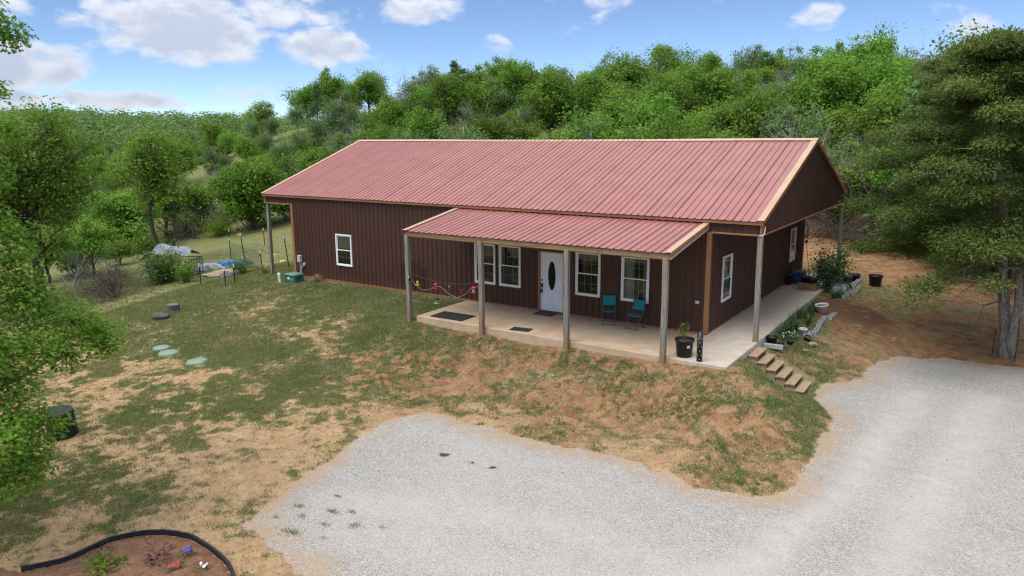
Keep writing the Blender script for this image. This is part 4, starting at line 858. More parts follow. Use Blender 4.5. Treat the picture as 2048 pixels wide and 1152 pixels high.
plant('dead_bush', 'leaning bare grey sapling at the left of the dead bush', 'bush', (-27.2, -5.0, H1(-27.2, -5.0)), [bare_tree(302, 3.6, 3, .7, .06, 1, 3, .2)], [MATS['bark_grey']], ('branches',), s=1.0)
plant('fallen_branches', 'grey tangle of fallen branches at the foot of the slope left of the bushy tree', 'branches', (-46, 13.5, H1(-46, 13.5)), [bare_tree(303, 5.5, 4, 1.1, .09, 5, 4, -.25)], [MATS['bark_grey']], ('branches',))
plant('fallen_branches', 'smaller heap of dead limbs up the slope behind the fallen tangle', 'branches', (-50, 20, H1(-50, 20)), [bare_tree(304, 5.0, 4, 1.1, .08, 4, 4, -.2)], [MATS['bark_grey']], ('branches',))
def bush(name, label, loc, h, rad, n, ls, mat, seed, tpl=DIAMOND, stems=6, group=None, cat='plant'):
    r = np.random.default_rng(seed); b = MB(); pos, nr = [], []
    for i in range(stems):
        a = 2*math.pi*i/stems+r.normal()*.3; q = np.array([math.cos(a)*rad*.7, math.sin(a)*rad*.7, h*r.uniform(.6, 1)]); c = curve((0, 0, -.03), q, .08, r, 5, .05); b.tube(c, [.014, .012, .009, .006, .003], 4, False)
        k = n//stems; f = r.uniform(.25, 1.05, (k, 1)); p = q*f; pos.append(p+r.normal(size=(k, 3))*rad*.24); nr.append(r.normal(size=(k, 3))*.6+np.array([0, 0, .7]))
    t = thing(name, label, cat, loc, 0, group); mobj('stems', b.mesh('stems'), MATS['twig'], t); pos = np.concatenate(pos); pos[:, 2] = np.maximum(pos[:, 2], .02)
    mobj('foliage', leaf_mesh('foliage', pos, np.concatenate(nr), ls*(.6+.8*r.random(len(pos))), tpl, r.random(len(pos)), r), mat, t); return t
bush('shrub', 'tall leafy green shrub at the back corner of the side patio', (1.72, 9.3, -.2), 1.75, .75, 2600, .10, IRIS, 401, stems=12, cat='shrub')
bush('shrub', 'dark green bush beside the tarp-covered pen', (-27.2, -1.0, H1(-27.2, -1)), 1.5, 1.0, 2600, .12, DUSK, 402, stems=12, cat='shrub')
bush('shrub', 'bright green weedy bush in front of the wire pen', (-25.4, -1.0, H1(-25.4, -1.0)), 1.0, .55, 900, .09, OAK, 403, stems=8, cat='shrub')
bush('shrub', 'round green bush by the fence posts near the house corner', (-23.3, .6, H1(-23.3, .6)), .75, .6, 1000, .08, OAK, 404, stems=8, cat='shrub')
bush('shrub', 'yellow-green low bush at the foot of the bushy tree', (-39.5, 10.6, H1(-39.5, 10.6)), 1.2, 1.3, 1500, .14, LIME, 405, stems=10, cat='shrub')

# ------------------------------------------------------------------ lawn: short grass and loose stone
def grass_field():
    r = np.random.default_rng(21); n = 1300000
    x = np.where(r.random(n) < .8, r.uniform(-24, 5.5, n), r.uniform(-34, 9, n)); y = np.where(r.random(n) < .8, r.uniform(-18, 3, n), r.uniform(-12, 16, n))
    g = grass_at(x, y); pm = grass_mask(x, y, g); clear = gsd(x, y)
    blocked = ((x > -18.7) & (x < 1.6) & (y > -.06) & (y < 12.7)) | ((x > -9.2) & (x < 1.6) & (y > -2.9) & (y < .1)) | (clear > -.05) | (sdist(x, y, BED) > -.1) | ((x > 1.5) & (x < 3.2) & (y > -1.2) & (y < .4))
    d = np.hypot(x-CAM[0], y-CAM[1]); keep = (r.random(n) < (.04+.86*pm)*np.clip(22/d, .3, 1)) & ~blocked
    x, y, g = x[keep], y[keep], g[keep]; z = H(x, y)-.005; m = len(x); k = 5; dry = r.random(m) < np.clip(.62-.45*g+.9*(fbm(x*1.3, y*1.3, 3, 3)-.5), .10, .85)
    print('tufts', m)
    for nm, sel, mat, lab in (('grass', ~dry, GRASS, 'short patchy green grass growing over the lawn and bank'), ('dry_grass', dry, STRAW, 'straw-coloured dry grass mixed through the lawn')):
        c = np.stack([x[sel], y[sel], z[sel]], -1); q = len(c); c = np.repeat(c, k, 0); c[:, :2] += r.normal(size=(q*k, 2))*.035
        up = np.stack([r.normal(size=q*k)*.75, r.normal(size=q*k)*.75, np.ones(q*k)], -1); size = np.repeat(r.uniform(.03, .075, q)*(.7+.5*g[sel]), k)*r.uniform(.6, 1.3, q*k)
        nr = np.cross(up, r.normal(size=(q*k, 3))); T = (BLADE[0]*np.array([1, 1.9, 1]), BLADE[1])
        tag(mobj(nm, leaf_mesh(nm, c, nr, size, T, r.random(q*k), r, up), mat), lab, 'grass', kind='stuff')
BED = [(-6.6,-16.75),(-6.18,-16.6),(-5.82,-16.14),(-5.68,-15.55),(-5.6,-15.1),(-5.21,-14.76),(-4.73,-14.56),(-4.14,-14.53),(-3.4,-14.63),(-2.86,-14.8),(-2.3,-15.2),(-2.2,-16.0),(-2.8,-17.2),(-4.5,-18.2),(-6.4,-18)]
grass_field()
def tufts():
    spots = [(-3.6,-12.7,.8),(-3.3,-12.9,.6),(-2.9,-12.5,.7),(-2.7,-12.9,.6),(-2.6,-12.3,.5),(-2.2,-12.6,.8),(-3.0,-13.4,1.0),(-2.4,-13.2,.4),(-1.7,-12.4,.4),(-3.7,-13.2,.4),(-3.3,-12.0,.5)]
    r = np.random.default_rng(91); T = (BLADE[0]*np.array([1, 1.6, 1]), BLADE[1])
    for i, (x, y, s) in enumerate(spots):
        n = 130; c = r.normal(size=(n, 3))*np.array([.10, .06, 0])*s; up = np.concatenate([c[:, :2]*5+r.normal(size=(n, 2))*.4, np.ones((n, 1))], 1); nr = np.cross(up, r.normal(size=(n, 3)))
        o = mobj('grass_tuft', leaf_mesh('grass_tuft', c, nr, r.uniform(.03, .09, n)*s, T, r.random(n), r, up), GRASS); o.location = (x, y, H1(x, y)+.03)
        tag(o, 'small green grass tuft pushing up through the gravel', 'grass', 'grass tufts in the gravel')
    C, S = [], []
    for i in range(1100):                                     # ragged clumps over the bank, none of them countable
        x, y = r.uniform(-9, 4.1), -3.0-abs(r.normal())*2.0 if r.random() < .75 else r.uniform(-7.3, -5.5); w = r.uniform(.03, .22)*(.5+r.random()); m = int(40+900*w*w*2)
        if fbm(np.array([x*.7]), np.array([y*.7]), 2, 77)[0] < .42: continue
        if y < -8: continue
        a = r.uniform(0, 3.14); g = r.normal(size=(m, 2))*np.array([w, w*r.uniform(.3, .7)]); px = x+g[:, 0]*math.cos(a)-g[:, 1]*math.sin(a); py = y+g[:, 0]*math.sin(a)+g[:, 1]*math.cos(a)
        C.append(np.stack([px, py], -1)); S.append(np.full(m, r.uniform(.035, .075)))
    C = np.concatenate(C); S = np.concatenate(S); ok = (gsd(C[:, 0], C[:, 1]) < -.06) & (C[:, 1] < -2.9) & ~((C[:, 0] > 1.4) & (C[:, 1] > -1.3)); C = C[ok]; S = S[ok]; n = len(C); c = np.concatenate([C, (H(C[:, 0], C[:, 1])-.004)[:, None]], 1)
    up = np.concatenate([r.normal(size=(n, 2))*.7, np.ones((n, 1))], 1); nr = np.cross(up, r.normal(size=(n, 3)))
    tag(mobj('bank_grass', leaf_mesh('bank_grass', c, nr, S*r.uniform(.6, 1.5, n), T, r.random(n), r, up), GRASS), 'ragged green grass clumps on the bare bank below the porch', 'grass', kind='stuff')
tufts()
def stones():
    r = np.random.default_rng(31); T = np.array([(1, 0, 0), (-1, 0, 0), (0, 1, 0), (0, -1, 0), (0, 0, .7), (0, 0, -.7)], float); tri = np.array([(0, 2, 4), (2, 1, 4), (1, 3, 4), (3, 0, 4)])
    n = 150000; x = r.uniform(-6, 12, n); y = r.uniform(-17, 6, n); d = gsd(x, y); keep = (d > -.35) & (r.random(n) < np.where(d < .0, .35*np.exp(d*7), np.where(d < .6, .7, .2))); x, y, d = x[keep], y[keep], d[keep]; m = len(x)
    s = r.uniform(.006, .013, m)*np.where(r.random(m) < .05, 1.7, 1); z = H(x, y)+.006+.03*sstep(d, 0, .5)+s*.2
    A = unit(r.normal(size=(m, 3))); B = unit(np.cross(A, r.normal(size=(m, 3)))); Cc = np.cross(A, B); sc = s[:, None]*r.uniform(.6, 1.3, (m, 3))
    V = np.stack([x, y, z], -1)[:, None]+T[None, :, :1]*(A*sc[:, :1])[:, None]+T[None, :, 1:2]*(B*sc[:, 1:2])[:, None]+T[None, :, 2:]*(Cc*sc[:, 2:])[:, None]
    F = np.concatenate([tri, tri[:, ::-1]*0+np.array([(2, 0, 5), (1, 2, 5), (3, 1, 5), (0, 3, 5)])]); F = (np.arange(m)*6)[:, None, None]+F[None]
    t = NT('loose_stone'); k = t.mix(t.attr('tint'), (.20, .20, .205), (.66, .65, .635)); t.col(k); t.set(Roughness=.9)
    tag(mobj('loose_gravel', npmesh('loose_gravel', V.reshape(-1, 3), F.reshape(-1, 3), {'tint': np.repeat(r.random(m)**.7, 6)}), t.m), 'loose crushed white stone lying on the gravel drive', 'gravel', kind='stuff')
    # clods and chips on the bank
    n = 6500; x = r.uniform(-10, 4.2, n); y = r.uniform(-7.4, -2.9, n); kp = (gsd(x, y) < -.05) & ~((x > 1.5) & (y > -1.2)); x, y = x[kp], y[kp]; m = len(x); s = r.uniform(.008, .022, m)*np.where(r.random(m) < .05, 2, 1)
    A = unit(r.normal(size=(m, 3))); B = unit(np.cross(A, r.normal(size=(m, 3)))); Cc = np.cross(A, B); sc = s[:, None]*r.uniform(.6, 1.4, (m, 3)); z = H(x, y)
    V = np.stack([x, y, z], -1)[:, None]+T[None, :, :1]*(A*sc[:, :1])[:, None]+T[None, :, 1:2]*(B*sc[:, 1:2])[:, None]+T[None, :, 2:]*(Cc*sc[:, 2:])[:, None]
    t = NT('clod'); t.col(t.mix(t.attr('tint'), (.16, .09, .05), (.50, .37, .24))); t.set(Roughness=.95); F2 = (np.arange(m)*6)[:, None, None]+np.concatenate([tri, np.array([(2, 0, 5), (1, 2, 5), (3, 1, 5), (0, 3, 5)])])[None]
    tag(mobj('soil_clods', npmesh('soil_clods', V.reshape(-1, 3), F2.reshape(-1, 3), {'tint': np.repeat(r.random(m), 6)}), t.m), 'small clods and stone chips on the dirt bank', 'soil', kind='stuff')
stones()

# ------------------------------------------------------------------ things on the porch
def folding_chair(loc, rz, label):
    t = thing('folding_chair', label, 'chair', loc, rz, 'teal folding chairs on the porch'); S = MATS['grey_steel']
    for sx in (-.21, .21):
        b = MB(); b.tube([(sx, -.24, .0), (sx, -.02, .36), (sx, .13, .62), (sx, .22, .88)], .011, 7); b.build('back_leg', S, t, True)
        k = sx*.88; b = MB(); b.tube([(k, .24, .0), (k, .03, .33), (k, -.17, .45)], .011, 7); b.build('front_leg', S, t, True)
    b = MB(); b.tube([(-.21, -.22, .035), (.21, -.22, .035)], .009, 6); b.build('stretcher', S, t); b = MB(); b.tube([(-.185, .22, .04), (.185, .22, .04)], .009, 6); b.build('stretcher', S, t)
    b = MB(); b.tube([(-.21, .045, .44), (.21, .045, .44)], .008, 6); b.build('stretcher', S, t)
    def sling(name, f0, f1, w):
        b = MB(); n = 6; m = 6
        for i in range(n):
            for j in range(m):
                P = lambda a, c: (-w+2*w*a, f0[0]+(f1[0]-f0[0])*c, f0[1]+(f1[1]-f0[1])*c-.018*math.sin(math.pi*a)*math.sin(math.pi*(.2+.6*c)))
                b.quad(P(i/n, j/m), P((i+1)/n, j/m), P((i+1)/n, (j+1)/m), P(i/n, (j+1)/m))
        me = b.build(name, MATS['teal_fabric'], t, True); md = me.modifiers.new('thick', 'SOLIDIFY'); md.thickness = .012; return me
    sling('seat', (-.21, .455), (.16, .445), .205); sling('backrest', (.135, .60), (.225, .90), .222)
folding_chair((-3.12, -.34, SZ), .42, 'teal folding chair facing straight out, nearer the front door'); folding_chair((-2.14, -.44, SZ), -.18, 'teal folding chair turned sideways under the right porch window')
def mat_(name, x0, x1, y0, y1, mat, label, rz=0, curl=0):
    b = MB(); w, d = (x1-x0)/2, (y1-y0)/2; b.box(-w, w, -d, d, 0, .014); o = b.build(name, MATS[mat], bevel=.004); o.location = ((x0+x1)/2, (y0+y1)/2, SZ+.002); o.rotation_euler = (0, 0, rz); tag(o, label, 'mat'); return o
mat_('rubber_mat', -8.72, -7.36, -2.65, -1.80, 'black_rubber', 'large black rubber mat at the left end of the porch', .02)
mat_('rubber_mat', -5.45, -4.79, -2.66, -2.26, 'black_rubber', 'small black rubber mat at the porch edge opposite the door', .16)
mat_('door_mat', -5.92, -5.18, -.52, -.08, 'mat_brown', 'brown door mat in front of the white door', -.03)
def pot(name, label, loc, r0, r1, h, mat='black_plastic', fill=True, ribs=True, cat='pot', group=None, tilt=None):
    t = thing(name, label, cat, loc, 0, group); w = .012 if r1 > .1 else .006
    b = MB(); pr = [(0, 0), (r0, 0), (r0+(r1-r0)*.86, h*.86), (r0+(r1-r0)*.86+w*1.2, h*.86), (r1+w, h*.9), (r1+w, h), (r1-w, h), (r1-w*1.5, h*.86), (r0-w*.6, .03)]
    b.lathe(pr, n=28); b.build('body', MATS[mat], t, True)
    if fill: b = MB(); b.lathe([(0, h*.86), (r1*.4, h*.88), (r1-w*1.6, h*.84)], n=20, wob=lambda a, z: 1); b.build('soil', MATS['potting_soil'], t, True)
    if tilt: t.rotation_euler = tilt
    return t
t = pot('planter_pot', 'large black nursery pot with a sparse yellow-green plant by the right porch post', (.24, -2.44, SZ), .205, .255, .50)
b = MB(); b.cbox((0, 0, 0), (.085, .004, .075)); o = b.build('label_sticker', MATS['white_plastic'], t); a_ = -.75; o.location = (.240*math.cos(a_), .240*math.sin(a_), .32); o.rotation_euler = (.1, 0, a_+math.pi/2)
r_ = np.random.default_rng(71); b = MB(); lp, ln_ = [], []
for i in range(9):
    a = r_.uniform(0, 6.28); q = np.array([math.cos(a)*r_.uniform(.06, .22), math.sin(a)*r_.uniform(.06, .24), .44+r_.uniform(.2, .55)]); c = curve((math.cos(a)*.03, math.sin(a)*.03, .42), q, .08, r_, 5, .05); b.tube(c, [.006, .005, .004, .003, .002], 4, False)
    for j in range(12): f = r_.uniform(.45, 1.0); k = int(f*3.99); lp.append(c[k]+(c[min(k+1, 4)]-c[k])*r_.random()+r_.normal(size=3)*.018); ln_.append(r_.normal(size=3)*.6+np.array([0, 0, .6]))
b.build('stems', MATS['twig'], t); mobj('leaves', leaf_mesh('leaves', np.array(lp), np.array(ln_), .065, DIAMOND, r_.random(len(lp)), r_), LIME, t)
t = thing('spotted_tube', 'black upright tube with white speckles beside the large pot', 'tube', (.76, -2.68, SZ)); b = MB(); b.lathe([(0, 0), (.078, 0), (.078, .82), (.066, .82), (.064, .05)], n=20); b.build('body', MATS['black_plastic'], t, True)
for i in range(7):
    b = MB()
    for j in range(5):
        a = 2*math.pi*(j+(i % 2)*.5)/5; c = Vector((.0795*math.cos(a), .0795*math.sin(a),   .07+i*.115)); tx = Vector((-math.sin(a), math.cos(a), 0))
        for k in range(4):
            q = math.pi*k/4; dv = tx*math.cos(q)*.012+Vector((0, 0, math.sin(q)*.012)); nv = (tx*-math.sin(q)+Vector((0, 0, math.cos(q))))*.0028; oo = Vector((math.cos(a), math.sin(a), 0))*.001*k*.5
            b.quad(tuple(c-dv-nv+oo), tuple(c+dv-nv+oo), tuple(c+dv+nv+oo), tuple(c-dv+nv+oo))
    b.build('star_row', MATS['post_white'], t)
# feeders strung between the two left posts
b = MB(); W = [(-9.29, -2.86, 1.42), (-8.6, -2.85, 1.30), (-7.9, -2.85, 1.24), (-7.2, -2.85, 1.28), (-6.40, -2.86, 1.40)]; b.tube(W, .004, 4); tag(b.build('feeder_wire', MATS['wire']), 'thin wire stretched between the two left porch posts', 'wire')
pts = [(-9.28, -2.9, 1.32), (-9.1, -2.93, 1.12), (-8.75, -2.94, .93), (-8.45, -2.94, .97), (-8.15, -2.94, 1.12), (-7.95, -2.94, 1.13), (-7.6, -2.94, .92), (-7.25, -2.94, .84), (-6.95, -2.94, .98), (-6.75, -2.93, 1.17), (-6.41, -2.9, 1.32)]
P2 = []
for i in range(len(pts)-1):
    for k in range(4): P2.append(tuple(np.array(pts[i])+(np.array(pts[i+1])-np.array(pts[i]))*k/4))
b = MB(); b.tube(P2+[pts[-1]], .007, 5); tag(b.build('hanging_rope', MATS['rope']), 'pale rope looped between the hanging feeders', 'rope')
def feeder(x, z, label, body, base, roof=None, s=1.0, hang=1.3, y=-2.85):
    s *= .85; t = thing('bird_feeder', label, 'feeder', (x, y, z)); b = MB(); b.lathe([(0, .02), (.045*s, .02), (.05*s, .06*s), (.045*s, .13*s), (.02*s, .16*s), (0, .165*s)], n=14); b.build('jar', MATS[body], t, True)
    b = MB(); b.lathe([(0, 0), (.09*s, 0), (.10*s, .025*s), (.085*s, .03*s), (0, .02*s)], n=16); b.build('tray', MATS[base], t, True)
    if roof: b = MB(); b.lathe([(0, .20*s), (.05*s, .19*s), (.09*s, .14*s), (.085*s, .13*s), (0, .15*s)], n=14); b.build('cap', MATS[roof], t, True)
    b = MB(); b.tube([(0, 0, .15*s), (.004, 0, hang-z)], .003, 4); b.build('hook', MATS['chain_black'], t)
feeder(-9.02, 1.05, 'amber nectar feeder hanging next to the left corner post', 'amber', 'amber', None, 1.15, 1.36); feeder(-8.22, 1.02, 'all-red nectar feeder hanging second from the left post', 'red_plastic', 'red_plastic', 'red_plastic', 1.15, 1.27)
feeder(-6.66, 1.05, 'red-capped feeder with a clear blue jar beside the second porch post', 'clear_blue', 'red_plastic', 'red_plastic', 1.35, 1.37); feeder(-7.12, .98, 'dark red feeder hanging in the shade left of the red-capped one', 'dark_red', 'dark_red', None, 1.1, 1.29)
feeder(-8.2, .52, 'seed jar hanging low beneath the all-red feeder', 'jar', 'jar', 'chain_black', 1.15, .98); feeder(-7.66, 1.13, 'tiny brown ornament hanging midway along the wire', 'jar', 'tan_handle', None, .45, 1.25)
b = MB(); b.cbox((0, 0, 0), (.07, .10, .13)); o = b.build('security_light', MATS['chain_black'], bevel=.012); o.location = (-9.24, -2.98, 1.27); o.rotation_euler = (.4, .2, .5); tag(o, 'small black security light clamped to the left porch post', 'light'); b = MB(); b.lathe([(0, 0), (.035, 0), (.03, .03), (0, .035)], (0, 0, 0), 12, Matrix.Translation((-.035, 0, .03)) @ Matrix.Rotation(-math.pi/2, 4, 'Y')); b.build('lens', MATS['white_plastic'], o, True)

# ------------------------------------------------------------------ wooden steps down to the drive
st = thing('wooden_steps', 'weathered open wooden steps leading from the patio down to the gravel', 'steps', (1.56, -.46, 0)); rise, run = .158, .262
for i in range(6):
    z = -.17-i*rise; x0 = i*run
    for k in range(2): b = MB(); b.box(x0+k*.137, x0+k*.137+.133, -.52, .52, z-.036, z); o = b.build('tread_plank', MATS['step_wood'], st, bevel=.004); o.rotation_euler = (0, 0, random.uniform(-.006, .006))
for y in (-.46, .42):
    b = MB()
    for i in range(6): z = -.17-i*rise-.038; b.hexa([(i*run+.02, y, z-.30), (i*run+.255, y, z-.30), (i*run+.255, y+.04, z-.30), (i*run+.02, y+.04, z-.30), (i*run+.02, y, z), (i*run+.255, y, z), (i*run+.255, y+.04, z), (i*run+.02, y+.04, z)])
    b.build('stringer', MATS['step_wood'], st)

# ------------------------------------------------------------------ the planted side of the patio
def block(loc, rz, label):
    t = bpy.data.objects.new('cinder_block', BLOCK); COL.objects.link(t); t.location = loc; t.rotation_euler = (random.uniform(-.02, .02), random.uniform(-.03, .03), rz); tag(t, label, 'block', 'cinder blocks edging the beds')
b = MB(); L_, w_, h_, q_ = .39, .14, .19, .028
for q in ((-L_/2, L_/2, -w_/2, -w_/2+q_), (-L_/2, L_/2, w_/2-q_, w_/2), (-L_/2, -L_/2+q_, -w_/2+q_, w_/2-q_), (L_/2-q_, L_/2, -w_/2+q_, w_/2-q_), (-.016, .016, -w_/2+q_, w_/2-q_)): b.box(q[0], q[1], q[2], q[3], 0, h_)
BLOCK = b.mesh('cinder_block'); BLOCK.materials.append(MATS['block_concrete'])
for i in range(9): x = 2.44+.03*math.sin(i*.9)+(.10 if i > 6 else 0)+(-.05 if i < 2 else 0); y = 2.5+i*.405; block((x, y, H1(x, y)-.07), math.pi/2+.05*math.sin(i*2.1), 'pale cinder block in the row along the iris bed beside the patio')
for i in range(9): x = 2.36+.05*math.sin(i*.7); y = 8.75+i*.405; block((x, y, H1(x, y)-.06), math.pi/2+.06*math.sin(i*1.7), 'pale cinder block in the row around the shrub bed at the far patio end')
for i in range(4): x = 2.54+.02*math.sin(i); y = 9.6+i*.405; block((x, y, H1(x, y)-.09), math.pi/2+.05*math.sin(i*2.7), 'pale cinder block in the outer short row of the far bed')
def sword_plant(name, label, loc, n, h, mat, seed, spread=.35, group=None, w=1.0):
    r = np.random.default_rng(seed); V, Fc, tn = [], [], []
    for i in range(n):
        a = r.uniform(0, 6.28); u = np.array([math.cos(a), math.sin(a), 0]); s = np.array([-u[1], u[0], 0])*.014*w; L = h*r.uniform(.55, 1.1); k = 5; lean = spread*r.uniform(.3, 1.4); c0 = u*r.uniform(0, .05); b0 = len(V)
        for j in range(k): f = j/(k-1); c = c0+u*L*lean*f*f+np.array([0, 0, L*(f-.28*lean*f*f*f)]); ww = (1-f**2)+.05; V += [c-s*ww, c+s*ww]
        Fc += [(b0+2*j, b0+2*j+1, b0+2*j+3, b0+2*j+2) for j in range(k-1)]; tn += [r.random()]*(2*k)
    o = mobj(name, npmesh(name, np.array(V), np.array(Fc), {'tint': np.array(tn)}), mat); o.location = loc; tag(o, label, 'plant', group); return o
r_ = np.random.default_rng(61)
for i in range(22):
    y = 1.6+i*.225; x = 1.72+r_.uniform(-.05, .42)*(.5+.5*(i > 3)); sword_plant('iris_plant', 'green sword-leaved iris in the bed along the patio edge', (x, y, H1(x, y)-.02), 20, r_.uniform(.30, .52), IRIS, 500+i, .5, 'iris plants along the patio edge', 1.5)
for i in range(6): x, y = 2.0+r_.uniform(-.2, .25), 8.2+i*.28; sword_plant('strap_leaf_plant', 'strappy green leaf clump at the near end of the shrub bed', (x, y, H1(x, y)-.02), 22, .42, IRIS, 540+i, .8, 'leaf clumps around the shrub', 1.4)
bp = [(1.86, 1.35), (1.98, 1.5), (2.06, 1.72)]; fl = thing('white_flower_plant', 'clump of small white flowers growing by the black pots', 'flowers', (1.98, 1.6, -.32)); V = np.stack([r_.uniform(-.2, .2, 26), r_.uniform(-.2, .3, 26), r_.uniform(.15, .32, 26)], -1)
b = MB(); [b.tube([(p[0]*.5, p[1]*.5, 0), tuple(p)], .004, 3, False) for p in V]; b.build('stems', MATS['post_green'], fl); mobj('petals', leaf_mesh('petals', np.repeat(V, 3, 0), r_.normal(size=(78, 3))+np.array([0, 0, 1.]), .035, DIAMOND, np.ones(78), r_), MATS['petal_white'], fl)
c0 = np.stack([r_.uniform(-.3, .3, 220), r_.uniform(-.3, .4, 220), r_.uniform(.02, .3, 220)], -1); mobj('leaves', leaf_mesh('leaves', c0, r_.normal(size=(220, 3)), .10, SPRAY, r_.random(220), r_), IRIS, fl)
pot('nursery_pot', 'square-set black nursery pot at the bed corner next to the patio post', (1.72, .95, -.30), .13, .15, .26); pot('nursery_pot', 'small black nursery pot second from the patio post', (1.98, 1.02, -.36), .07, .085, .15); pot('nursery_pot', 'small black nursery pot beneath the white flowers', (2.14, 1.42, -.37), .08, .095, .14)
pot('nursery_pot', 'black square pot tipped against the near end of the cinder blocks', (2.44, 2.12, -.38), .085, .10, .20, tilt=(.35, .3, .4)); pot('nursery_pot', 'big empty black nursery pot alone on the dirt beyond the blocks', (2.98, 11.85, H1(2.98, 11.85)-.01), .21, .27, .46)
pot('nursery_pot', 'black pot at the back of the shrub bed behind the blocks', (2.14, 12.2, -.2), .17, .21, .32); pot('glazed_pot', 'dark blue pot at the back of the shrub bed', (1.93, 11.75, -.2), .16, .2, .30, 'blue_plastic')
pot('white_planter', 'round white planter sitting tilted in the iris bed', (2.18, 5.75, H1(2.18, 5.75)-.02), .13, .22, .36, 'white_plastic', tilt=(.08, -.12, 0)); t = pot('white_pail', 'small white pail with a bail handle beside the cinder blocks', (2.24, 2.62, H1(2.24, 2.62)-.01), .10, .125, .24, 'white_plastic')
b = MB(); b.tube([(.12*math.cos(a), .02, .22+.12*math.sin(a)) for a in np.linspace(0, math.pi, 9)], .005, 5); b.build('handle', MATS['grey_steel'], t)
def rock(name, label, loc, s, seed, mat='stone', cat='stone'):
    r = np.random.default_rng(seed); b = MB(); b.lathe([(0, -.3), (.8, -.25), (1.0, .1), (.75, .42), (.3, .5), (0, .5)], n=14, wob=lambda a, z: 1+.22*math.sin(3*a+seed)+.16*math.sin(5*a+z*6+seed)+.1*math.sin(8*a-z*9)); o = b.build(name, MATS[mat]); o.scale = s; o.location = loc; o.rotation_euler = (r.normal()*.1, r.normal()*.1, r.uniform(0, 6)); tag(o, label, cat); return o
rock('field_stone', 'buff field stone at the near end of the cinder block row', (2.66, 2.0, H1(2.66, 2.0)+.04), (.17, .13, .17), 3); rock('field_stone', 'flat pale stone on the slope below the block row', (2.58, 1.5, H1(2.58, 1.5)+.01), (.11, .08, .06), 4); rock('field_stone', 'pale stone lying between the pail and the pots', (2.15, 2.1, H1(2.15, 2.1)+.02), (.13, .08, .08), 8)
b = MB(); b.box(-.28, .28, -.05, .05, 0, .14); o = b.build('concrete_curb', MATS['block_concrete'], bevel=.012); o.location = (1.86, .60, -.32); o.rotation_euler = (0, 0, .12); tag(o, 'short concrete curb piece in front of the black pots', 'curb')
b = MB(); b.lathe([(0, 0), (.075, 0), (.07, .15), (0, .155)], n=14); o = b.build('log_slice', MATS['stump_wood']); o.location = (2.12, .95, H1(2.12, .95)-.02); tag(o, 'small dark log slice on the slope beside the steps', 'log')
t = thing('storage_bin', 'blue plastic storage bin with boards on top against the side wall', 'bin', (.42, 9.85, SZ)); b = MB(); f = lambda w, d, z: [(-w, -d, z), (w, -d, z), (w, d, z), (-w, d, z)]; b.hexa(f(.19, .27, 0)+f(.23, .32, .42)); b.box(-.25, .25, -.34, .34, .40, .435); b.build('body', MATS['blue_plastic'], t, bevel=.012)
for i in range(3): b = MB(); b.cbox((0, 0, 0), (.12, .62, .025)); o = b.build('board', MATS['board'], t); o.location = (-.15+i*.14, .02, .452+.012*i); o.rotation_euler = (0, 0, .12*(i-1))
t = thing('storage_bin', 'black plastic bin between the blue bin and the wall', 'bin', (.16, 9.35, SZ)); b = MB(); b.hexa(f(.10, .2, 0)+f(.125, .24, .40)); b.build('body', MATS['black_plastic'], t, bevel=.012)
t = thing('wooden_planter_box', 'low wooden box carrying two black bowls on the side patio', 'box', (1.05, 8.65, SZ)); b = MB(); b.box(-.33, .33, -.24, -.215, 0, .28); b.build('panel', MATS['terracotta_box'], t); b = MB(); b.box(-.33, .33, .215, .24, 0, .28); b.build('panel', MATS['terracotta_box'], t); b = MB(); b.box(-.33, -.305, -.213, .213, 0, .28); b.build('panel', MATS['terracotta_box'], t); b = MB(); b.box(.305, .33, -.213, .213, 0, .28); b.build('panel', MATS['terracotta_box'], t); b = MB(); b.box(-.303, .303, -.213, .213, .24, .275); b.build('top_board', MATS['board'], t)
pot('black_bowl', 'black plastic bowl on the wooden box, nearer the wall', (.92, 8.72, SZ+.285), .17, .215, .20); t = pot('black_bowl', 'black plastic bowl with a cut stick in it on the wooden box', (1.2, 8.55, SZ+.285), .17, .215, .20)
b = MB(); b.tube([(0, .05, .1), (.03, .1, .35), (.10, .16, .62)], [.035, .03, .025], 7); b.build('stick', MATS['terracotta_box'], t)
t = thing('push_broom', 'push broom with a wooden handle leaning on the back wall corner', 'broom', (.30, 11.6, SZ)); b = MB(); b.tube([(.22, -.35, .02), (-.17, .45, 1.35)], .014, 7); b.build('handle', MATS['tan_handle'], t, True); b = MB(); b.cbox((-.18, .47, 1.40), (.06, .28, .12)); b.build('head', MATS['chain_black'], t, bevel=.01)
b = MB()
for i in range(9): b.box(-.30+i*.075-.008, -.30+i*.075+.008, -.2, -.19, 0, .30)
for i in range(5): b.box(-.30, .30, -.212, -.204, .02+i*.06, .035+i*.06)
for i in range(5): b.box(-.312, -.304, -.19+i*.095, -.175+i*.095, 0, .3); b.box(.304, .312, -.19+i*.095, -.175+i*.095, 0, .3)
for i in range(9): b.box(-.30+i*.075-.008, -.30+i*.075+.008, .2, .21, 0, .30)
b.box(-.33, .33, -.23, -.213, .30, .325); b.box(-.33, .33, .213, .23, .30, .325); b.box(-.33, -.313, -.213, .213, .30, .325); b.box(.313, .33, -.213, .213, .30, .325); b.box(-.315, .315, -.195, .195, -.015, -.003); o = b.build('laundry_basket', MATS['white_plastic']); o.location = (2.10, 9.0, H1(2.1, 9.0)+.16); o.scale = (.8, .8, .8); o.rotation_euler = (-1.25, .1, .45); tag(o, 'white lattice plastic basket tipped in the shrub bed', 'basket')
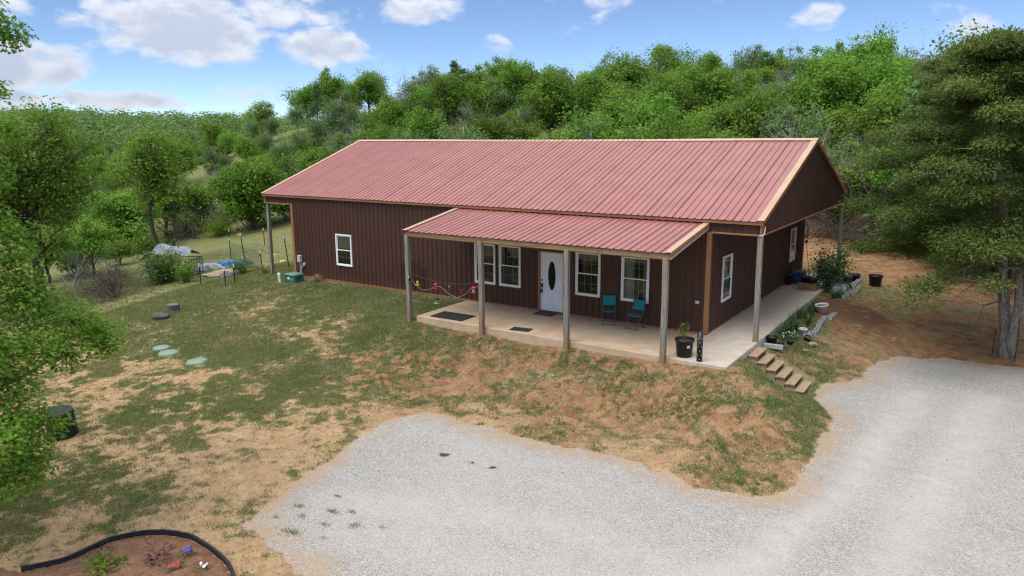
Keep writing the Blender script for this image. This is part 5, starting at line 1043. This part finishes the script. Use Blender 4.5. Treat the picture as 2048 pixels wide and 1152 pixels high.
b = MB(); b.tube([(.22*math.cos(a), .22*math.sin(a), 0) for a in np.linspace(0, 6.28, 20)], .03, 6, False); o = b.build('black_hoop', MATS['black_plastic'], None, True); o.location = (2.22, 9.75, H1(2.22, 9.75)+.15); o.rotation_euler = (1.1, .3, .4); tag(o, 'black rubber hoop leaning behind the white basket', 'hoop')
t = thing('cable_guy', 'black hose hanging down beside the big cedar trunk', 'hose', (7.62, 5.75, -1.0)); b = MB(); b.tube([(.28, -.34, .0), (.30, -.36, .7), (.26, -.3, 1.4)], .014, 5); b.tube([(-.32, .12, .0), (-.3, .1, .9)], .014, 5); b.build('line', MATS['post_green'], t); t.name = 'garden_hose'

# ------------------------------------------------------------------ left lawn
for (x, y), lab, s in (((-16.75, -7.55), 'green septic lid farthest back, smallest of the three on the lawn', .29), ((-16.0, -7.75), 'green septic lid in the middle of the three on the lawn', .33), ((-14.05, -7.95), 'green septic lid nearest the drive, set apart from the other two', .36)):
    t = thing('septic_lid', lab, 'lid', (x, y, H1(x, y)-.02)); b = MB(); b.lathe([(s, -.05), (s, .05), (s*.94, .075), (s*.6, .10), (0, .115)], n=28); b.build('cover', MATS['lid_green'], t, True)
    b = MB(); b.lathe([(s*1.03, -.06), (s*1.05, .02), (s*1.0, .035)], n=28); b.build('rim', MATS['lid_green'], t, True)
t = thing('tree_stump', 'grey sawn tree stump standing on the lawn', 'stump', (-20.2, -4.9, H1(-20.2, -4.9)-.03)); b = MB(); wb = lambda a, z: 1+.08*math.sin(3*a)+.05*math.sin(7*a+z*3); b.lathe([(.28, 0), (.245, .14), (.225, .32), (.22, .35)], n=22, wob=wb); b.build('bark', MATS['stump_wood'], t); b = MB(); b.lathe([(.222, .35), (.12, .362), (0, .358)], n=22, wob=wb); b.build('sawn_face', MATS['stump_face'], t)
t = thing('fallen_log', 'short rough grey log lying on the lawn by the stump', 'log', (-19.85, -5.65, H1(-19.85, -5.65)+.11), .5); b = MB(); M_ = Matrix.Rotation(math.pi/2, 4, 'Y'); b.lathe([(0, -.30), (.12, -.30), (.15, -.1), (.13, .15), (.09, .32), (0, .32)], n=12, M=M_, wob=lambda a, z: 1+.15*math.sin(3*a+z*5)); b.build('bark', MATS['stump_wood'], t)
t = thing('black_barrel', 'ribbed black plastic barrel upside down at the left under the oak', 'barrel', (-11.85, -13.2, H1(-11.85, -13.2)-.02), .3); t.rotation_euler = (.06, .10, .2); b = MB(); pr = [(0, 0), (.36, 0)]; 
for i in range(5): pr += [(.36-i*.006, .03+i*.055), (.345-i*.006, .045+i*.055), (.345-i*.006, .065+i*.055)]
pr += [(.325, .33), (.30, .70), (.285, .74), (.25, .755), (.10, .74), (0, .735)]; b.lathe(pr, n=30); b.build('body', MATS['black_plastic'], t, True)
t = thing('utility_box', 'green utility box on the grass at the left corner of the house', 'utility box', (-17.95, -.62, H1(-17.95, -.62)-.03)); b = MB(); b.hexa(f(.34, .26, 0)+f(.31, .235, .36)); b.build('body', MATS['green_box'], t, bevel=.015); b = MB(); b.hexa(f(.345, .27, .362)+f(.32, .245, .42)); b.build('cover', MATS['green_box_top'], t, bevel=.012); b = MB(); b.cbox((-.08, -.256, .22), (.13, .004, .10)); o = b.build('label_plate', MATS['white_plastic'], t); o.rotation_euler = (-.06, 0, 0); b = MB(); b.cbox((.15, -.262, .2), (.06, .02, .06)); b.build('latch', MATS['grey_box'], t)
t = thing('vent_pipe', 'short white capped plastic pipe standing left of the green utility box', 'pipe', (-18.45, -.98, H1(-18.45, -.98)-.05)); t.rotation_euler = (0, -.08, 0); b = MB(); b.lathe([(.055, 0), (.055, .40)], n=14); b.build('pipe', MATS['white_pvc'], t, True); b = MB(); b.lathe([(.065, .36), (.066, .46), (.05, .49), (0, .50)], n=14); b.build('cap', MATS['white_pvc'], t, True)
sword_plant('dry_grass_clump', 'straw-coloured grass clump against the wall right of the utility box', (-16.9, -.3, -.12), 90, .42, STRAW, 601, .8, None, .7); sword_plant('dry_grass_clump', 'straw-coloured tall grass at the foot of the left corner post', (-20.6, -.1, -.15), 120, .6, STRAW, 602, .6, None, .7); sword_plant('dry_grass_clump', 'straw-coloured grass at the orange corner trim behind the fence stakes', (-19.2, .9, -.15), 90, .7, STRAW, 603, .5, None, .7)
# fence stakes and wire
TP = [(-26.3, -.45, .98, 0, 0), (-23.8, -1.25, .98, 0, 0), (-21.2, -1.75, .86, 0, 0), (-21.05, -1.38, .90, .02, 0), (-24.4, 1.6, .72, -.1, 0), (-29.7, 4.65, 1.25, -.04, 0), (-26.5, 3.25, 1.72, -.14, 0), (-22.4, 1.15, 1.02, -.03, 0), (-21.0, 1.62, 1.55, -.13, 0), (-20.55, 1.9, .70, -.1, 0), (-31.6, 8.5, 1.1, -.03, 0), (-34.5, 8.0, 1.15, .04, 0)]
TL = ['green fence stake at the left front corner of the wire pen', 'green fence stake with a white tip at the front middle of the pen', 'short fence stake at the right front corner of the pen', 'short fence stake just right of the pen corner', 'short leaning fence stake halfway to the house corner', 'straight fence stake rising behind the blue tarp', 'tall leaning fence stake with a yellow tie at its top', 'fence stake standing in tall grass left of the house corner post', 'tall leaning fence stake just right of the house corner post', 'short fence stake against the orange corner trim', 'far fence stake seen through the gap by the house corner post', 'farthest fence stake up the slope behind the yellow tie']
for (x, y, h, lx, ly), lab in zip(TP, TL):
    t = thing('fence_stake', lab, 'fence stake', (x, y, H1(x, y)-.05), 0, 'fence stakes left of the house'); t.rotation_euler = (0, lx, 0); h += .05
    b = MB(); b.box(-.022, .022, -.004, .004, 0, h-.16); b.box(-.004, .004, .004, .036, 0, h-.16)
    for i in range(int(h/.12)): b.box(-.009, .009, -.012, -.004, .06+i*.11, .085+i*.11)
    b.build('shaft', MATS['post_green'], t); b = MB(); b.box(-.024, .024, -.006, .006, h-.16, h); b.box(-.005, .005, .006, .038, h-.16, h); b.build('tip', MATS['post_white'], t)
b = MB(); b.tube([(-26.75+.03*math.cos(a), 3.25+.03*math.sin(a), H1(-26.5, 3.25)+1.55+.05*math.sin(3*a)) for a in np.linspace(0, 6, 9)], .02, 5); b.cbox((-26.82, 3.2, H1(-26.5, 3.25)+1.62), (.16, .03, .10)); tag(b.build('yellow_tie', MATS['yellow']), 'yellow tape tied round the tall leaning stake', 'tape')
def wire_run(A, B, h, label, step=.15):
    A = np.array(A, float); B = np.array(B, float); n = max(2, int(np.linalg.norm(B-A)/step)); b = MB(); P = [A+(B-A)*i/n for i in range(n+1)]; Z_ = [H1(*p)+.03 for p in P]
    for k in range(int(h/.13)+1): b.tube([(p[0], p[1], z+k*.13) for p, z in zip(P, Z_)], .0042, 3, False)
    for p, z in zip(P, Z_): b.tube([(p[0], p[1], z), (p[0], p[1], z+h)], .0035, 3, False)
    tag(b.build('wire_fence', MATS['wire']), label, 'wire fence')
wire_run((-26.3, -.45), (-23.8, -1.25), .85, 'sagging wire mesh along the front of the tarp pen'); wire_run((-23.8, -1.25), (-21.2, -1.75), .75, 'wire mesh between the middle and right pen stakes'); wire_run((-21.05, -1.38), (-24.4, 1.6), .6, 'low wire mesh running back from the right pen corner'); wire_run((-29.7, 4.65), (-26.5, 3.25), 1.0, 'wire mesh behind the blue tarp'); wire_run((-26.5, 3.25), (-22.4, 1.15), .95, 'wire mesh running toward the house corner post')
# the pen with its grey tarp
kx, ky = -28.0, .2; kz = H1(kx, ky)-.02; t = thing('dog_pen', 'black wire pen with a crumpled grey tarp thrown over its roof', 'pen', (kx, ky, kz), .55); t.scale = (.78, .78, .85); S = MATS['chain_black']
def frame(p, q, h, nv):
    b = MB(); p = np.array(p); q = np.array(q)
    for z in (.03, h): b.bar((*p, z), (*q, z), .035, .035)
    for i in range(nv+1): a = p+(q-p)*i/nv; w = .035 if i in (0, nv) else .012; b.bar((*a, .03), (*a, h), w, w)
    for k in range(1, 6): b.bar((*p, h*k/6), (*q, h*k/6), .009, .009)
    b.build('mesh_panel', S, t)
for p, q in (((-1.3, -1.0), (1.3, -1.0)), ((1.3, -1.0), (1.3, 1.0)), ((1.3, 1.0), (-1.3, 1.0)), ((-1.3, 1.0), (-1.3, -1.0))): frame(p, q, 1.15, 14)
b = MB(); n = 16; r_ = np.random.default_rng(12)
def tz(u, v): return 1.2+.85*math.sin(math.pi*min(1, max(0, .15+.7*u)))*(.55+.45*math.sin(math.pi*v))+.12*math.sin(9*u+4*v)*math.sin(5*v+2)-.5*max(0, .12-u)*4-.35*max(0, v-.9)*4
for i in range(n):
    for j in range(n):
        P = lambda a, c: (-1.75+2.9*a+.1*math.sin(c*7), -1.15+2.2*c+.08*math.sin(a*9), tz(a, c)); b.quad(P(i/n, j/n), P((i+1)/n, j/n), P((i+1)/n, (j+1)/n), P(i/n, (j+1)/n))
o = b.build('tarp', MATS['tarp_grey'], t); b = MB(); b.box(-.9, -.1, -.5, .3, .05, .6); b.build('dog_house', MATS['chain_black'], t, bevel=.03)
b = MB(); b.cbox((.35, -.72, .42), (.35, .05, .12)); b.build('yellow_board', MATS['yellow'], t)
def heap(name, label, cat, c, rx, ry, h, mat, seed, rz=0, k=.25):
    b = MB(); n = 16; m = 6
    for i in range(m): f = i/(m-1); b.lathe([(1-f, h*(1-(1-f)**2))] if 0 else [], n=3)
    b = MB(); b.lathe([(1-f, h*(1-(1-f)**2)+h*.25*math.sin(f*9+seed)*f*(1-f)) for f in np.linspace(0, 1, 8)], n=n*2, wob=lambda a, z: 1+k*math.sin(3*a+seed)+.6*k*math.sin(7*a+z*20+seed)); o = b.build(name, MATS[mat], None, True); o.scale = (rx, ry, 1); o.rotation_euler = (0, 0, rz); o.location = (c[0], c[1], H1(*c)-.03); tag(o, label, cat); return o
heap('sand_pile', 'flat heap of tan sand inside the wire pen', 'sand', (-25.4, 1.4), 1.2, .75, .2, 'sand', 2, .5); heap('blue_tarp', 'bright blue tarp bunched behind the sand heap', 'tarp', (-26.9, 3.0), 1.0, .45, .42, 'tarp_blue', 5, .6, .35); heap('grey_sheet', 'crumpled pale blue-grey sheet between the pen and the blue tarp', 'sheet', (-28.0, 2.3), .95, .5, .35, 'tarp_grey', 9, .4, .35); heap('rubbish_bag', 'small dark bag lying at the right end of the sand heap', 'bag', (-24.0, .35), .4, .3, .28, 'grey_steel', 7)
for i, (x, y) in enumerate(((-24.5, 4.2), (-21.9, 3.4), (-27.6, 6.0))): heap('yellow_flowers', ['patch of yellow weeds right of the tall stake', 'patch of yellow weeds seen beside the house corner post', 'patch of yellow weeds up the slope behind the stakes'][i], 'weeds', (x, y), .3, .18, .06, 'yellow', i, 0, .4)
t = thing('fallen_log', 'bleached white fallen log lying at the meadow edge left of the twin trees', 'log', (-56, 14.3, H1(-56, 14.3)+.12), 0); b = MB(); b.tube([(-1.5, -.5, .1), (-.6, -.2, .12), (.5, .2, .02), (1.5, .6, -.05)], [.12, .2, .18, .12], 8); b.build('stem', MATS['bark_grey'], t, True); b = MB(); b.tube([(.4, .1, .1), (.8, .1, .5), (1.5, .2, .75)], [.08, .06, .03], 6); b.build('limb', MATS['bark_grey'], t, True)
# flower bed in the lower left
x, y = np.meshgrid(np.arange(-7, -2, .08), np.arange(-18.4, -14.3, .08)); d = sdist(x, y, BED); id0 = np.arange(x.size).reshape(x.shape); kp = np.minimum.reduce([d[:-1, :-1], d[:-1, 1:], d[1:, 1:], d[1:, :-1]]) > -.04
zb = H(x, y)+.015+.05*sstep(d, 0, .5)+.03*(fbm(x*6, y*6, 3, 71)-.5); Fb = np.stack([id0[:-1, :-1], id0[:-1, 1:], id0[1:, 1:], id0[1:, :-1]], -1)[kp]; us = np.unique(Fb); re_ = -np.ones(x.size, int); re_[us] = np.arange(len(us))
tag(mobj('mulch_bed', npmesh('mulch_bed', np.stack([x, y, zb], -1).reshape(-1, 3)[us], re_[Fb], None, True), MATS['mulch']), kind='structure')
def smooth_path(P, k=6):
    P = [np.array(p) for p in P]; out = []
    for i in range(len(P)-1):
        p0, p1, p2, p3 = P[max(i-1, 0)], P[i], P[i+1], P[min(i+2, len(P)-1)]
        for j in range(k): t = j/k; out.append(.5*((2*p1)+(-p0+p2)*t+(2*p0-5*p1+4*p2-p3)*t*t+(-p0+3*p1-3*p2+p3)*t**3))
    return out+[P[-1]]
pp = smooth_path(BED[1:13]); b = MB(); n0 = len(pp)
for i, p in enumerate(pp):
    q = pp[min(i+1, n0-1)]-pp[max(i-1, 0)]; q = q/np.linalg.norm(q); nn = np.array([-q[1], q[0]])*.012; z = H1(*p); tilt = nn*2.2
    b.v += [(p[0]-nn[0], p[1]-nn[1], z-.05), (p[0]+nn[0], p[1]+nn[1], z-.05), (p[0]+nn[0]+tilt[0], p[1]+nn[1]+tilt[1], z+.10), (p[0]-nn[0]+tilt[0], p[1]-nn[1]+tilt[1], z+.10)]
    if i: k = 4*i; b.f += [(k-4+j, k-4+(j+1) % 4, k+(j+1) % 4, k+j) for j in range(4)]
t = thing('bed_edging', 'black plastic edging strip curving round the flower bed', 'edging'); b.build('strip', MATS['edging'], t, True); b = MB(); b.tube([(p[0]+.02, p[1], H1(*p)+.105) for p in pp], .021, 6); b.build('top_bead', MATS['edging'], t, True)
def bedplant(name, label, loc, leaf, n, ls, rad, h, seed, flower=None, nf=0, fs=.05, tpl=DIAMOND):
    r = np.random.default_rng(seed); t = thing(name, label, 'plant', (loc[0], loc[1], H1(*loc)+.03)); c = r.normal(size=(n, 3))*np.array([rad, rad, 0]); c[:, 2] = r.uniform(.02, h, n); d = np.concatenate([c[:, :2]*3/rad*.3+r.normal(size=(n, 2))*.3, np.full((n, 1), .5)], 1)
    mobj('leaves', leaf_mesh('leaves', c, r.normal(size=(n, 3))*.5+np.array([0, 0, 1.]), ls*r.uniform(.6, 1.3, n), tpl, r.random(n), r, d), leaf, t)
    if flower:
        for i in range(nf):
            a = r.uniform(0, 6.28); q = np.array([math.cos(a)*rad*r.uniform(.2, 1.4), math.sin(a)*rad*r.uniform(.2, 1.4), h*r.uniform(.9, 1.25)]); k = 5; an = np.linspace(0, 6.28, k, endpoint=False); dd = np.stack([np.cos(an), np.sin(an), np.full(k, .25)], -1); nrm = np.tile(np.array([r.normal()*.3, -.6, .8]), (k, 1)); mobj('flower', leaf_mesh('flower', np.tile(q, (k, 1)), nrm, fs, (DIAMOND[0]*np.array([1, 1.6, 1]), DIAMOND[1]), np.ones(k), r, dd), MATS[flower], t)
bedplant('red_leaf_plant', 'dark red broad-leaved plant in the middle of the flower bed', (-4.22, -15.28), MATS['mag_leaf'], 34, .17, .07, .30, 701, tpl=SPRAY); bedplant('pansy', 'purple pansies near the top of the flower bed', (-3.96, -14.9), IRIS, 40, .06, .06, .12, 702, 'purple', 9, .03); bedplant('dianthus', 'red and white flowers at the bottom edge of the flower bed', (-3.78, -15.25), IRIS, 40, .06, .07, .10, 703, 'petal_red', 10, .028)
bedplant('white_pansy', 'white flowers at the right side of the flower bed', (-3.32, -15.0), IRIS, 26, .05, .05, .10, 704, 'petal_white', 5, .032); bedplant('green_bedding_plant', 'bright green leafy plant at the bottom left of the flower bed', (-4.85, -15.85), BRIGHT, 160, .09, .13, .22, 705); bedplant('seedling', 'tiny dark green seedling at the top of the flower bed', (-4.42, -14.95), IRIS, 16, .06, .04, .06, 706)
plant('dark_twiggy_shrub', 'dark leafless twiggy shrub leaning over the left part of the edging', 'shrub', (-5.25, -15.75, H1(-5.25, -15.75)), [bare_tree(311, 1.1, 3, .8, .012, 3, 3, .2, 3)], [MATS['chain_black']], ('branches',), s=.75)
# litter on the drive and lawn
for i, (px_, lab) in enumerate((((-2.74, -9.28), 'largest dark clod of dirt lying on the gravel'), ((-1.96, -9.28), 'small dark clod in the middle of the three on the gravel'), ((-1.44, -9.25), 'dark clod farthest right on the gravel'), ((-7.97, -14.82), 'rough grey bark scrap on the lawn at the lower left'), ((-10.6, -2.6), 'flat pale stone in the grass left of the porch slab'), ((-11.9, -3.6), 'pale stone on the lawn left of the porch'), ((-3.4, -4.2), 'buff stone chip on the bank below the second mat'))):
    s = (.13, .07, .06) if i == 0 else ((.04, .03, .03) if i == 1 else (.07, .045, .05)); rock('dirt_clod' if i < 3 else ('bark_scrap' if i == 3 else 'field_stone'), lab, (px_[0], px_[1], H1(*px_)+.045 if i < 3 else H1(*px_)+.01), s, 20+i, 'potting_soil' if i < 3 else ('stump_wood' if i == 3 else 'stone'), 'clod' if i < 3 else ('bark' if i == 3 else 'stone'))
